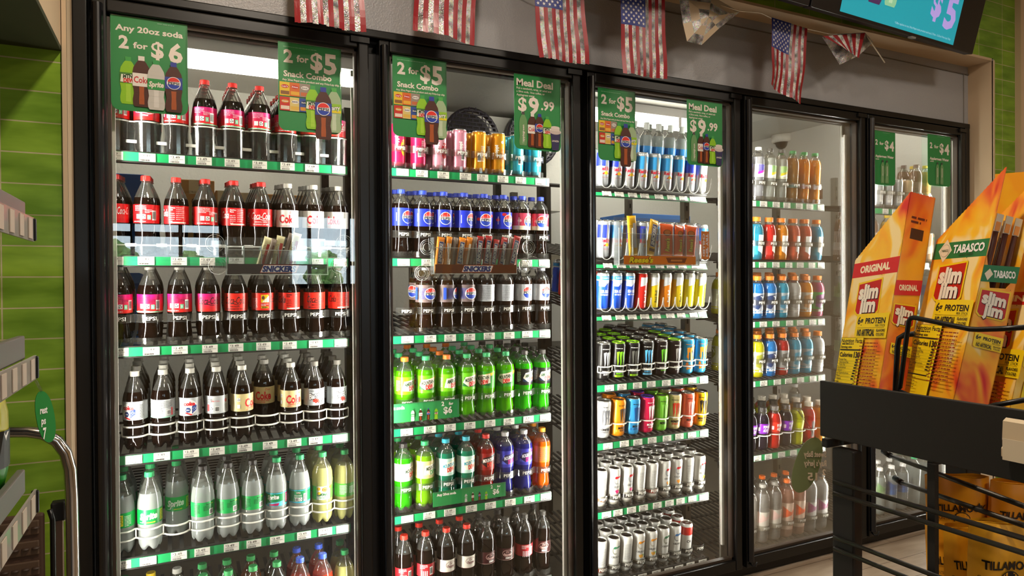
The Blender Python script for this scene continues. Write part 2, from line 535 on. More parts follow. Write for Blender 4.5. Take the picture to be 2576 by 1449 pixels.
# bulkhead over the left tiles
ZB = P(163, 130, YF)[1]
slab0('wall_bulkhead', (ROOM[0], -1.9, ZB+.012), (XL-.012, YF, SHOP_CEILING), M_beige)
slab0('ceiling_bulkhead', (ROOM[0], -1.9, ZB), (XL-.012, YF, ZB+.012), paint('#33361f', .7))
slab0('wall_left', (ROOM[0]-.1, ROOM[2], 0), (ROOM[0], YF, SHOP_CEILING), M_beige)
slab0('wall_right', (ROOM[1], ROOM[2], 0), (ROOM[1]+.1, YF, SHOP_CEILING), M_beige)
slab0('wall_pillar', (P(2553, 200, YF)[0], YF-.03, 0), (4.5, YF, SHOP_CEILING), M_beige)
# window wall behind the camera, with two glazed openings to the forecourt
def window_wall():
    y = ROOM[2]
    ops = [(-.95, .47, 1.56, 2.02), (1.18, 2.08, 1.25, 2.16)]
    mb = MB(); x = ROOM[0]
    for a, b, z0, z1 in ops:
        mb.box(((x+a)/2, y-.06, SHOP_CEILING/2), (a-x, .12, SHOP_CEILING), M_beige)
        mb.box(((a+b)/2, y-.06, z0/2), (b-a, .12, z0), M_beige)
        mb.box(((a+b)/2, y-.06, (z1+SHOP_CEILING)/2), (b-a, .12, SHOP_CEILING-z1), M_beige)
        x = b
    mb.box(((x+ROOM[1])/2, y-.06, SHOP_CEILING/2), (ROOM[1]-x, .12, SHOP_CEILING), M_beige)
    struct(mb.build('wall_front'))
    for i, (a, b, z0, z1) in enumerate(ops):
        w = empty('window_%d' % (i+1), ((a+b)/2, y-.06, z0), None, None); struct(w)
        f = MB(); c = (a+b)/2
        for xx in (a+.025, b-.025, c-.2, c+.27): f.box((xx-c, 0, (z1-z0)/2), (.04, .07, z1-z0), M_black)
        for zz in (.025, z1-z0-.025, .30): f.box((0, 0, zz), (b-a, .07, .05), M_black)
        f.build('window_frame', w)
        g = MB(); g.box((0, .0, (z1-z0)/2), (b-a-.1, .006, z1-z0-.1), M_glass); g.build('window_glass', w)
        po = area('daylight_portal', (c, y+.02, (z0+z1)/2), (c, 0, (z0+z1)/2), b-a, z1-z0, 1, (1, 1, 1)); po.data.cycles.is_portal = True
window_wall()
# forecourt outside the windows
def outside():
    struct(MB().box((1.5, -24, -.15), (70, 35, .1), paint('#8a8880', .9)).build('ground'))
    struct(MB().box((1.5, -34, -.08), (60, 8, .06), paint('#5f7a32', .95)).build('lawn'))
    def leafmat(h):
        def go(nt, b):
            mp = coords(nt, 'xyz'); no = N(nt, 'ShaderNodeTexNoise'); no.inputs['Scale'].default_value = 3.5; no.inputs['Detail'].default_value = 4
            nt.links.new(mp.outputs[0], no.inputs[0])
            rp = ramp(nt, [(.35, '#4a6a30'), (.65, h)]); nt.links.new(no.outputs[0], rp.inputs[0]); nt.links.new(rp.outputs[0], b.inputs['Base Color'])
        return tex_mat('leaves', go, .8)
    mats = [leafmat('#9cc06a'), leafmat('#86ac5c'), leafmat('#aac878')]
    names = ['broad light green tree on the lawn outside the shop window', 'dark green tree standing beyond the forecourt', 'tall yellow green tree behind the forecourt lawn', 'small round tree on the lawn past the forecourt', 'wide bushy tree at the edge of the forecourt', 'slim tree beyond the forecourt kerb', 'low spreading tree across the lawn outside']
    rg = random.Random(4)
    for i, (x, y, h) in enumerate([(-5.5, -33, 2.9), (-2.6, -35, 3.2), (.4, -32, 2.6), (3.4, -35, 3.3), (6.6, -33, 2.8), (10, -35, 3.1), (-9, -34, 3.2)]):
        t = empty('tree', (x, y, -.05), names[i], 'tree', 'trees outside the shop')
        MB().lathe([(.16, 0), (.12, h*.4), (.05, h*.7)], 8, paint('#4a3a2a', .9)).build('trunk', t)
        bm = bmesh.new()
        for k in range(26):
            a = rg.uniform(0, 6.28); rr = rg.uniform(0, 1)**.5*h*.30; z = rg.uniform(.32, .98)*h
            rr *= (1.1-abs(z/h-.55))
            bmesh.ops.create_icosphere(bm, subdivisions=2, radius=rg.uniform(.10, .17)*h, matrix=Matrix.Translation((rr*math.cos(a), rr*math.sin(a), z)))
        for v in bm.verts: v.co += Vector((rg.uniform(-1, 1), rg.uniform(-1, 1), rg.uniform(-1, 1)))*.10
        me = bpy.data.meshes.new('crown'); bm.to_mesh(me); bm.free(); me.materials.append(mats[i % 3])
        c = bpy.data.objects.new('crown', me); COL.objects.link(c); c.parent = t
outside()
# shop lamps: recessed panels in the ceiling
for i, (x, y, w) in enumerate(SHOP_LAMPS):
    t = empty('ceiling_lamp', (x, y, SHOP_CEILING), ['recessed ceiling lamp above the first cooler door', 'recessed ceiling lamp above the third cooler door', 'recessed ceiling lamp above the last cooler door', 'recessed ceiling lamp in the middle of the shop', 'recessed ceiling lamp behind the tiled corner', 'recessed ceiling lamp in the far corner of the shop'][i], 'lamp', 'shop ceiling lamps')
    MB().box((0, 0, -.008), (.36, .36, .016), M_white).build('housing', t)
    area('lamp_light', (x, y, SHOP_CEILING-.02), (x, y, 0), .14 if i == 0 else .3, .14 if i == 0 else .3, w, WARM, parent=t)

# ------------------------------------------------------------------ the walk-in room behind the doors
CB, CT = 1.80, 2.34
slab0('wall_cooler_back', (-.9, CB, 0), (3.95, CB+.1, CT), M_coolwall)
slab0('wall_cooler_left', (-1.0, .10, 0), (-.9, CB+.1, CT), M_coolwall)
slab0('wall_cooler_right', (3.90, .13, 0), (4.0, CB+.1, CT), M_coolwall)
slab0('ceiling_cooler', (-1.0, .10, CT), (4.0, CB+.1, CT+.06), M_coolwall)
slab0('floor_cooler', (-.9, .13, 0), (3.9, CB, .03), paint('#7d7468', .5))
for i, (x0, x1, y, z) in enumerate([(-.45, .80, 1.02, 2.25), (1.85, 3.02, 1.12, 2.25), (2.35, 3.75, .34, 2.25)]):  # third one is an added tube, kept out of view to brighten the far doors
    t = empty('tube_light', ((x0+x1)/2, y, z), ['long tube light under the cooler ceiling behind the first door', 'long tube light under the cooler ceiling behind the third door', 'added unseen tube light behind the header of the last two doors'][i], 'lamp', 'tube lights in the cooler')
    L = x1-x0
    MB().box((0, 0, .062), (L*.96, .09, .05), M_greytrim).build('housing', t)
    mb = MB(); mb.tube([(-L/2, 0, 0), (L/2, 0, 0)], .034, paint('#fff6e4', .4, emit=TUBE_STRENGTH), 12); mb.build('tube', t)
    for s in (-.27, .27):
        mb = MB(); mb.box((s*L, 0, .02), (.02, .074, .085), M_greytrim); mb.build('bracket', t)
# evaporator with two round fan guards
def evaporator():
    x0, z0 = P(1130, 262, 1.55); x1 = 2.35
    t = empty('evaporator', (1.5, 1.62, 1.70), 'white evaporator box with two round fans hanging from the cooler ceiling', 'cooling unit')
    MB().box((-.02, .08, .33), (1.5, .2, .56), M_coolwall).build('housing', t)
    for px in (1190, 1345):
        X, Z = P(px, 345, 1.5)
        R = .165
        mb = MB(); pts = [(X-1.5+R*math.cos(a*.2618), -.10, Z-1.70+R*math.sin(a*.2618)) for a in range(24)]
        mb.tube(pts, .014, paint('#221f2e', .4), 6, closed=True)
        mb.build('fan_ring', t)
        mb = MB(); m = paint('#2c2940', .4)
        for k in range(-7, 8):
            z = k*R/7.5; w = math.sqrt(max(R*R-z*z, 0))
            mb.box((X-1.5, -.115, Z-1.70+z), (2*w, .006, .005), m)
            for q in range(-4, 5):
                x = (q+.5*(k % 2))*.042
                if abs(x) < w: mb.box((X-1.5+x, -.115, Z-1.70+z+R/15), (.005, .006, R/7.5), m)
        mb.build('fan_grille', t)
        mb = MB(); mb.add([(X-1.5+R*math.cos(k*.2618), -.03, Z-1.70+R*math.sin(k*.2618)) for k in range(24)], [tuple(range(24))], paint('#15141c', .6)); mb.build('fan_well', t)
evaporator()
# dome camera
def dome():
    X, Z = P(1968, 312, 1.35)
    t = empty('dome_camera', (X, 1.35, CT), 'white dome security camera under the cooler ceiling', 'camera')
    MB().lathe([(.0, -.005), (.075, -.005), (.075, -.05), (.06, -.058)][::-1], 20, paint('#e6e2da', .4)).build('base', t)
    MB().lathe([(.001, -.105), (.025, -.10), (.042, -.085), (.05, -.058)], 20, paint('#1b1a1c', .08)).build('lens_dome', t)
dome()
mb = MB(); mb.tube([(P(1945, 330, 1.7)[0], 1.76, CT), (P(1945, 330, 1.7)[0], 1.76, .03)], .012, M_alu)
tag(mb.build('conduit_pipe'), 'thin grey pipe running down the cooler back wall below the camera', 'pipe')

# ------------------------------------------------------------------ black frame and the five glass doors
DOORS = [-.208, .598, 1.398, 2.195, 2.985]
DW = .772
DNAME = ['first', 'second', 'third', 'fourth', 'fifth']
def frame_and_doors():
    t = empty('cooler_casing', (1.77, .06, 0), 'long black metal casing that holds the five glass cooler doors', 'casing')
    o = Vector((1.77, .06, 0))
    def part(name, boxes, m=M_black):
        mb = MB()
        for c, d in boxes: mb.box(Vector(c)-o, d, m, bev=.004)
        return mb.build(name, t)
    part('header', [((1.772, .035, 2.1075), (4.056, .07, .027)), ((1.772, .075, 2.075), (4.05, .03, .06))])
    part('sill', [((1.772, .075, .022), (4.05, .07, .044)), ((1.772, .085, .058), (4.05, .02, .036))])
    part('jamb', [((-.236, .035, 1.05), (.036, .07, 2.10)), ((-.2, .09, 1.05), (.05, .03, 2.0))])
    part('jamb', [((3.779, .035, 1.05), (.036, .07, 2.10)), ((3.745, .09, 1.05), (.04, .03, 2.0))])
    for i in range(4):
        xm = (DOORS[i]+DW+DOORS[i+1])/2
        part('mullion', [((xm, .075, 1.06), (.062, .05, 2.0))], M_black)
        part('mullion_cover', [((xm, .106, 1.06), (.085, .010, 2.0))], M_alu)
    for i, a in enumerate(DOORS):
        d = empty('cooler_door', (a+DW/2, .02, .052), '%s glass cooler door counted from the tiled wall, black frame' % DNAME[i], 'door', None)
        hw = DW/2; H = 2.038; s = .036
        mb = MB()
        for sx in (-1, 1): mb.box((sx*(hw-s/2), 0, H/2), (s, .044, H), M_black, bev=.005)
        mb.box((0, 0, s/2+.004), (DW-2*s, .04, s+.008), M_black, bev=.004); mb.box((0, 0, H-s/2), (DW-2*s, .04, s), M_black, bev=.004)
        # stepped inner edge
        for sx in (-1, 1): mb.box((sx*(hw-s-.004), .008, H/2), (.008, .022, H-2*s), M_gasket)
        mb.box((0, .008, s+.013), (DW-2*s, .022, .010), M_gasket); mb.box((0, .008, H-s-.004), (DW-2*s, .022, .008), M_gasket)
        mb.build('door_frame', d)
        MB().box((0, .006, H/2), (DW-2*s, .005, H-2*s), M_glass).build('glass_pane', d)
        # full-height rounded pull along the opening side
        hb = MB(); pr = []
        for k in range(9):
            an = math.pi*k/8
            pr.append((-hw+.016+.014*math.cos(an), -.022-.020*math.sin(an)))
        hb.prism(pr, lambda x, y, h: (x, y, .03+h), H-.05, paint('#0d0e12', .22))
        hb.build('pull_handle', d)
        hb = MB(); hb.tube([(-hw+.016, -.02, .022), (-hw+.016, -.036, .012), (-hw+.02, -.05, .016), (-hw+.022, -.055, .035)], .0035, M_black, 6); hb.build('hinge_pin', d)
        hb = MB(); hb.box((hw-.03, -.026, H-.012), (.06, .008, .018), M_black); hb.build('hinge', d)
    # light strips on the inside of the mullions
    spots = [(-.160, 1)]
    for i in range(4):
        xm = (DOORS[i]+DW+DOORS[i+1])/2
        spots += [(xm-.057, -1), (xm+.057, 1)]
    spots += [(3.710, -1)]
    for k, (x, s) in enumerate(spots):
        n = ['behind the jamb by the tiled wall'] + sum([['behind the post after the %s door, %s side' % (DNAME[i], w) for w in ('near', 'far')] for i in range(4)], []) + ['behind the jamb at the far end']
        l = empty('light_strip', (x, .078, .14), 'slim white light strip '+n[k], 'lamp', 'light strips behind the cooler posts')
        MB().box((-s*.004, -.0, .93), (.012, .012, 1.86), M_white).build('housing', l)
        area('strip_light', (x+s*.006, .072, 1.07), (x+s*.40, .072+LED_IN, 1.07), .012, 1.84, LED_W, LED_COLOR, spread=math.radians(LED_SPREAD), parent=l)
frame_and_doors()
# ------------------------------------------------------------------ drinks: shapes
M_shell = clear_mat('clear_bottle', '#f4f3f0', .07, .05, .03, '#e8e4da', .8)
M_cola = drink_mat('cola', '#160a06', .0, gloss=.28)
M_clear = drink_mat('clear_soda', '#f4f8f5', .50, '#eef3f0', .5, .5)
M_cloudy = drink_mat('cloudy_soda', '#dfe4e0', .25, '#e4eae6', .45, .5)
PROF = {
 'contour': [(.004, .006), (.020, .002), (.029, 0), (.0335, .008), (.0355, .024), (.0345, .038), (.0325, .052), (.0330, .066), (.0352, .082), (.0366, .092), (.0366, .151), (.0360, .157), (.0335, .170), (.0275, .186), (.0205, .202), (.0150, .214), (.0130, .219)],
 'dome': [(.004, .006), (.020, .002), (.029, 0), (.0345, .010), (.0352, .026), (.0325, .045), (.0312, .060), (.0330, .078), (.0352, .094), (.0360, .104), (.0360, .172), (.0350, .182), (.0310, .195), (.0240, .206), (.0165, .214), (.0130, .219)],
 'cone': [(.004, .006), (.020, .002), (.029, 0), (.0345, .010), (.0360, .026), (.0350, .045), (.0348, .062), (.0362, .078), (.0366, .084), (.0366, .130), (.0358, .146), (.0315, .168), (.0240, .192), (.0165, .210), (.0130, .219)],
 'round': [(.004, .006), (.020, .002), (.029, 0), (.0345, .010), (.0362, .026), (.0362, .060), (.0352, .066), (.0362, .074), (.0368, .084), (.0368, .132), (.0372, .146), (.0352, .172), (.0290, .192), (.0210, .206), (.0150, .214), (.0130, .219)],
 'sport': [(.004, .003), (.030, 0), (.0340, .005), (.0352, .020), (.0340, .026), (.0352, .034), (.0335, .060), (.0325, .075), (.0350, .095), (.0368, .110), (.0372, .124), (.0350, .146), (.0290, .162), (.0215, .172), (.0190, .176)],
 'straight': [(.004, .003), (.030, 0), (.0355, .006), (.0365, .02), (.0365, .200), (.0350, .216), (.0290, .234), (.0190, .248), (.0135, .256)],
 'tall': [(.004, .003), (.026, 0), (.0300, .006), (.0312, .02), (.0312, .055), (.0290, .075), (.0312, .095), (.0312, .175), (.0290, .195), (.0220, .212), (.0150, .222), (.0130, .226)],
}
H_NECK = {'contour': .219, 'dome': .219, 'cone': .219, 'round': .219, 'sport': .176, 'straight': .256, 'tall': .226}
def rad_at(pr, z):
    for (a, p), (b, q) in zip(pr, pr[1:]):
        if p <= z <= q and q > p: return a+(b-a)*(z-p)/(q-p)
    return pr[-1][0]
def bottle_meshes(d):
    pr = PROF[d['prof']]; zn = H_NECK[d['prof']]; fill = d.get('fill', .19); n = 26
    out = []
    # neck and shoulder: clear plastic above the drink
    rn = pr[-1][0]
    up = [(rad_at(pr, fill), fill)] + [p for p in pr if p[1] > fill+.001] + [(rn, zn+.003), (rn+.0035, zn+.0035), (rn+.0035, zn+.0055), (rn, zn+.006), (rn-.0006, zn+.010)]
    mb = MB(); mb.lathe(up, n, M_shell); body = mb.mesh(d['name'])
    lo = [p for p in pr if p[1] < fill-.001] + [(rad_at(pr, fill), fill)]
    mb = MB(); lob = 5 if d.get('feet', d['prof'] in ('contour', 'dome', 'cone', 'round')) else 0
    i0 = min(range(len(pr)), key=lambda k: pr[k][1])
    lo = lo[i0:] if lob else lo
    if lob:
        fine = []
        for (a, p), (b, q) in zip(lo, lo[1:]):
            k = 3 if q < .03 else 1
            fine += [(a+(b-a)*j/k, p+(q-p)*j/k) for j in range(k)]
        fine.append(lo[-1]); lo = [(.012, .012)] + fine
    mb.lathe(lo, 40 if lob else n, d['drink'], lobes=lob, depth=.10, lz=.034)
    mb.disc(rad_at(pr, fill)*.99, fill, n, d['drink']); out.append(('drink', mb.mesh('drink')))
    # cap with grip ridges and a ring moulded on top
    c = d['cap']; r = d.get('capr', .0145); z0 = zn+.005; hcap = d.get('caph', .0155)
    mb = MB(); m = paint(c, .38); k = 48
    ring = lambda rr, z, w: [((rr*(1+(w if j % 2 else -w)))*math.sin(2*math.pi*j/k), -(rr*(1+(w if j % 2 else -w)))*math.cos(2*math.pi*j/k), z) for j in range(k)]
    vs = ring(r*1.01, z0, 0)+ring(r*1.01, z0+.003, 0)+ring(r, z0+.0035, .014)+ring(r, z0+hcap-.002, .014)+ring(r*.93, z0+hcap, 0)
    fs = [(a*k+j, a*k+(j+1) % k, (a+1)*k+(j+1) % k, (a+1)*k+j) for a in range(4) for j in range(k)]
    mb.add(vs, fs, m); mb.disc(r*.93, z0+hcap, k, m)
    if d.get('emblem'):
        e = d['emblem']; A = Art()
        A.ell(0, 0, r*.66, r*.66, e, 20).ell(0, 0, r*.56, r*.56, c, 20).ell(0, 0, r*.36, r*.36, e, 14).ell(.001, 0, r*.26, r*.26, c, 14).rect(r*.5, 0, r*.4, r*.16, c).rect(-r*.2, -r*.5, r*.16, r*.4, c)
        A.emit(mb, flat_map((0, 0, z0+hcap), (1, 0, 0), (0, 1, 0), (0, 0, 1)))
    out.append(('cap', mb.mesh('cap')))
    if d.get('label'):
        za, zb, base, art = d['label']; R = rad_at(pr, (za+zb)/2)
        mb = MB(); k = 6 if isinstance(base, tuple) else 1
        prof = []; rr = [max(rad_at(pr, za+(zb-za)*j/6), 0)+.0005 for j in range(7)]
        if d.get('sleeve'): prof = [(rr[j], za+(zb-za)*j/6) for j in range(7)]
        else: prof = [(R+.0005, za+(zb-za)*j/6) for j in range(7)]
        if k > 1:
            c0, c1 = base
            def mf(z):
                t = min(max((z-za)/(zb-za), 0), 1)
                a = [int(c0[i:i+2], 16) for i in (1, 3, 5)]; b = [int(c1[i:i+2], 16) for i in (1, 3, 5)]
                return paint('#%02x%02x%02x' % tuple(int(p+(q-p)*t) for p, q in zip(a, b)), .35)
            mb.lathe(prof, 30, None, mf=mf)
        else:
            mb.lathe(prof, 30, base if not isinstance(base, str) else paint(base, .35, d.get('metal', 0)))
        if art:
            if d.get('sleeve'):
                def fm(u, v, dd):
                    z = (za+zb)/2+v; q = rad_at(pr, z)+.0009; t = u/R
                    return ((q+dd)*math.sin(t), -(q+dd)*math.cos(t), z)
                art().emit(mb, fm, .006)
            else: art().emit(mb, cyl_map(R+.0005, (za+zb)/2), .006)
        out.append(('label', mb.mesh('label')))
    return body, out
CANS = {'sleek': (.0285, .156), 'slim': (.0262, .134), 'tallslim': (.0280, .157), 'big': (.0330, .158)}
def can_meshes(d):
    R, H = CANS[d['prof']]; n = 26
    mb = MB(); base = d['base']; m = base if not isinstance(base, str) else paint(base, .28, d.get('metal', .45))
    sil = paint('#cfccc6', .25, .9)
    sh = .016 if d['prof'] != 'big' else .014
    top = R*.87
    pr = [(R*.78, .001), (R*.88, .003), (R*.985, .009), (R, .014), (R, H-sh), (R*.97, H-sh*.55), (top*1.0, H-.003)]
    mb.lathe(pr, n, m, mf=lambda z: sil if z < .006 else m)
    mb.disc(R*.8, .001, n, sil, up=False)
    if d.get('art'): d['art']().emit(mb, cyl_map(R, H/2), .005, eps=.0001, rough=.3)
    body = mb.mesh(d['name'])
    lm = paint(d.get('lid') or '#c9c6bf', .25, .85 if d.get('lid') is None else .5)
    mb = MB(); mb.lathe([(top, H-.003), (top*1.03, H-.001), (top*1.0, H+.0005), (top*.94, H-.001), (top*.90, H-.005)], n, lm)
    inner = paint('#b8b5ae', .3, .9) if d.get('lidin') is None else paint(d['lidin'], .35, .6)
    mb.disc(top*.91, H-.005, n, inner)
    out = [('lid', mb.mesh('lid'))]
    mb = MB(); mb.box((.004, 0, H-.0035), (.017, .010, .0012), paint(d.get('tab', '#a9a69f'), .3, .8), bev=.0004); out.append(('tab', mb.mesh('tab')))
    return body, out

# ------------------------------------------------------------------ drinks: artwork of the labels
W = '#f6f3ee'; K = '#14110f'; RED = '#df1b20'
def a_script(fg, sub=(), h=.022, t='Coca-Cola', w=.066):
    def go():
        A = Art(); A.text(t, 0, .006, h, fg, .01, .35, w=w)
        A.poly([(-.03, -.008), (-.005, -.006), (.012, -.010), (.028, -.006), (.012, -.008), (-.005, -.004)], fg)
        for i, s in enumerate(sub): A.text(s, 0, -.014-.008*i, .0036, fg, .03)
        return A
    return go
def a_back(fg, boxes=True, band=None, seed=1, side=None):
    def go():
        A = Art()
        A.lines(-.012, .024, .036, 4, .0045, .0018, fg, seed)
        if boxes:
            A.rect(-.018, -.008, .013, .014, W).recycle(-.002, -.008, .0055).barcode(.029, -.004, .013, .030)
            A.rect(.0135, -.010, .010, .014, '#78c79b').rect(.0135, -.010, .002, .007, W)
        A.lines(.012, .012, .020, 3, .004, .0015, fg, seed+3)
        if band: A.rect(0, -.0255, .15, .004, band)
        A.lines(-.005, -.0235, .06, 1, .004, .0022, W, seed+5)
        if side:
            A.text(side, -.048, .0, .022, fg, .01, .35, w=.03)
        return A
    return go
def a_nutri(fg, seed=1, script=True):
    def go():
        A = Art(); A.text('Nutrition', -.012, .022, .0045, fg, .03, w=.019).text('Facts', -.0155, .016, .0045, fg, .03, w=.012)
        A.lines(.012, .022, .024, 7, .006, .0013, fg, seed).lines(-.013, .004, .018, 5, .006, .0016, fg, seed+1)
        A.rect(.005, -.024, .05, .004, '#dfe3d2')
        if script: A.text('Cola', -.040, .006, .022, fg, .01, .35, w=.03)
        return A
    return go
def a_sticker():
    A = Art(); A.rect(-.004, .010, .024, .026, '#f0c818').poly([(-.014, -.002), (.010, -.002), (.010, .020)], W).ell(-.009, .013, .005, .006, '#6a3a2a')
    A.text('Coca-Cola', .040, .008, .022, W, .01, .35, w=.05)
    A.lines(-.004, -.008, .024, 2, .004, .0016, W, 4).rect(-.004, -.0185, .024, .006, '#f0c818').text('PANINI', -.004, -.0185, .0038, K, .04, w=.019)
    A.lines(-.038, .010, .02, 8, .0045, .0016, W, 9); return A
def a_sticker_k():
    A = a_sticker(); A.items = [(K if (c == W and i == 3) else c, p) for i, (c, p) in enumerate(A.items)]; return A
def a_dcoke(top='Diet', bot=None, x=0.0, fg='#d8202a'):
    def go():
        A = Art(); A.text('Coke', x, -.001, .026, fg, .035, w=.058).text(top, x+.016, .0205, .0075, fg, .0, .3)
        if bot: A.text(bot, x, -.0185, .0045, fg, .02, w=.044)
        A.lines(x, -.0245, .05, 1, .004, .0016, fg, 2).recycle(x-.050, .010, .0045).rect(x-.050, -.012, .010, .012, W)
        return A
    return go
def a_badge():
    A = Art(); A.ell(-.012, -.002, .0245, .0245, W, 24)
    A.poly([(-.004, -.022), (.011, -.010), (.0115, .004), (.004, .008), (-.004, .0)], '#24418f')
    for k in range(7): A.ell(-.001+.004*(k % 3), -.004-.005*(k//3)+.002*(k % 2), .0011, .0011, W, 6)
    A.ell(-.016, -.010, .0085, .0085, '#22386f', 6).text('USA', -.016, -.010, .004, W, .03, w=.011)
    A.poly([(-.026, -.020), (-.006, -.027), (-.002, -.024), (-.022, -.017)], RED)
    A.text('coke', -.012, .010, .012, RED, .04, w=.036)
    A.lines(.030, .018, .014, 10, .0045, .0016, '#55524c', 5).rect(.020, -.002, .007, .009, '#c8c8c6'); return A
def a_dcback():
    A = Art(); A.lines(-.02, .020, .024, 9, .0045, .0014, '#55524c', 3).lines(.008, .022, .03, 5, .0045, .0014, '#55524c', 6)
    A.rect(.010, -.012, .014, .016, W).bars(.010, -.012, .011, .012).rect(.021, -.010, .006, .024, RED).recycle(.030, -.014, .0045)
    A.rect(0, -.0265, .14, .003, '#8ccfae'); return A
def a_dcplain():
    A = Art(); A.rect(-.024, -.010, .008, .022, RED).recycle(-.012, -.012, .0055).barcode(.006, -.014, .014, .018)
    A.text('Diet Coke', .0, .012, .0045, RED, .0, .2).lines(-.018, .018, .016, 4, .004, .0015, '#4b4844', 2).ell(.036, .012, .005, .006, '#b04a4a', 12).lines(.036, -.002, .010, 5, .004, .0016, '#57534e', 8); return A
def a_barq():
    A = Art(); A.text("Barq's", .004, .006, .019, W, .03, .3, w=.048, rot=.22, ol=K, olw=.07)
    for k, (x, y) in enumerate([(0, -.012), (.007, -.016), (.013, -.011), (.006, -.009), (.017, -.016)]): A.ell(x, y, .0045, .0045, '#c4281e', 12).ell(x-.001, y+.001, .0016, .0016, '#f07a60', 8)
    A.text("IT'S GOOD", -.008, .021, .0036, K, .03, w=.016).lines(.030, -.008, .012, 5, .004, .0018, K, 3).rect(-.030, -.008, .008, .010, '#b0b2b2'); return A
def a_sprite(x=0.0, y2=True):
    def go():
        A = Art(); A.text('Sprite', x, .003, .019, W, .05, .25, w=.056, rot=.06)
        A.text('LEMON-LIME', x+.008, -.0165, .0032, '#f4e23a', .04, .2).lines(x-.018, -.0165, .018, 1, .004, .0018, W)
        A.rect(x+.046, .0, .016, .034, '#eee21a').lines(x+.046, .012, .012, 6, .005, .0026, '#2a8a3e', 5)
        A.lines(x+.068, .012, .020, 8, .0042, .0014, W, 8)
        return A
    return go
def a_sback(dark=K):
    def go():
        A = Art(); A.text('Sprite', .010, .0155, .0045, dark, .03, .2).rect(.024, .0155, .008, .0022, '#f0e22a')
        A.lines(.010, .009, .034, 4, .004, .0014, dark, 3).lines(-.028, .014, .020, 8, .004, .0015, dark, 6)
        A.rect(.020, -.010, .016, .018, W).bars(.020, -.010, .012, .013).recycle(.034, -.010, .005, dark, None); return A
    return go
def a_schill():
    A = Art(); A.rect(0, .020, .24, .003, '#48b8dc').rect(0, -.0205, .24, .004, '#48b8dc'); A.text('Sprite', -.018, .008, .014, W, .04, .25, w=.042, rot=.05)
    A.poly([(-.04, -.012), (.02, -.006), (.03, -.020), (-.04, -.020)], '#63c0d8').poly([(-.032, -.016), (.004, -.012), (.001, -.0205), (-.032, -.0205)], '#c0185a')
    A.rect(.036, .002, .016, .034, '#c0185a').lines(.036, .012, .011, 6, .0045, .0026, '#f0d0dc', 4); return A
def a_schill_b():
    A = Art(); A.rect(0, .020, .24, .003, '#48b8dc').rect(0, -.0205, .24, .004, '#48b8dc').text('CHILL', -.004, .013, .004, W, .03).rect(-.004, .010, .014, .001, RED)
    A.lines(-.006, .004, .026, 3, .004, .0014, W, 3).rect(-.010, -.010, .012, .013, W).bars(-.010, -.010, .009, .010).recycle(.003, -.010, .005).barcode(.019, -.004, .012, .026); return A
def a_dole():
    A = Art(); A.rect(.004, 0, .052, .046, W).ell(-.014, .015, .007, .006, '#f0b828').ell(.030, .018, .006, .005, '#f0a01c')
    A.ell(.010, .012, .0135, .0095, W, 18).ell(.010, .012, .0125, .0085, '#f2d24a', 18).text('Dole', .010, .012, .008, '#d2202a', .05, w=.021).text('LEMONADE', .004, -.005, .0085, '#24602e', .05, w=.047)
    A.lines(.004, -.013, .03, 2, .004, .002, '#3a8a3a', 4).ell(-.012, .0, .007, .005, '#f0c428', 12); return A
def a_doleb():
    A = Art(); A.lines(-.012, .016, .028, 8, .0042, .0015, W, 4).lines(.022, .010, .024, 6, .0042, .0016, W, 8).rect(.036, -.012, .010, .011, W); return A
def a_pepsi(x=0.0, blobs=None, cola=False):
    def go():
        A = Art()
        if blobs:
            rg = random.Random(5)
            for k in range(10):
                u = rg.uniform(-.06, .06)
                if abs(u-x) > .02: A.ell(u, rg.uniform(-.026, .026), .009, .006, blobs, 12)
        if cola: A.rect(0, -.025, .24, .016, '#eadfc4')
        A.lines(x-.044, .0, .004, 1, .004, .03, W, 3).globe(x, 0, .0215)
        return A
    return go
def a_pdiet(x=0.0):
    def go():
        A = Art(); rg = random.Random(2)
        for i in range(9):
            for j in range(9):
                A.ell(x-.042+i*.0035, -.018+j*.0045, .0013*(1-i/12)+.0003, .0015, '#2a55c8', 6)
        A.rect(x-.052, 0, .010, .044, '#2a4fb8').globe(x, 0, .0205); return A
    return go
def a_pback():
    A = Art(); A.lines(-.010, .026, .044, 14, .004, .0016, '#5a5a60', 3).lines(.03, .02, .02, 8, .005, .0014, '#5a5a60', 7); return A
def a_dew(t='MOUNTAIN', bg='#1d6b35', c1='#12301c', c2='#d8261c', x=0.0, ol='#f2ead2', extra='#f2c422'):
    def go():
        A = Art(); A.poly([(x-.036, -.018), (x+.030, -.024), (x+.036, .020), (x-.028, .016)], bg)
        A.poly([(x+.008, .022), (x+.05, .030), (x+.05, .020), (x+.020, .012)], extra)
        A.poly([(x-.034, -.004), (x-.024, .016), (x+.028, .024), (x+.030, -.012), (x-.012, -.020)], ol)
        A.text(t, x-.001, .007, .0125, c1, .04, .12, w=.050, rot=.16).text('DEW', x+.006, -.0085, .015, c2, .06, .1, w=.032, rot=.16)
        A.lines(x-.052, .018, .018, 9, .0045, .0018, W, 5)
        return A
    return go
def a_pepper(bg, fg, sub=None):
    def go():
        A = Art(); A.ell(0, .004, .022, .013, fg, 20).ell(0, .004, .0205, .0118, bg, 20)
        A.text('Dr', .0, .009, .008, fg, .02, .2).text('Pepper', 0, -.0005, .0085, fg, .02, .2, w=.033)
        if sub: A.text(sub, .002, -.0145, .006, W, .05)
        A.lines(.044, .012, .016, 7, .0045, .0018, fg, 4); A.rect(0, -.0225, .2, .0012, fg); return A
    return go
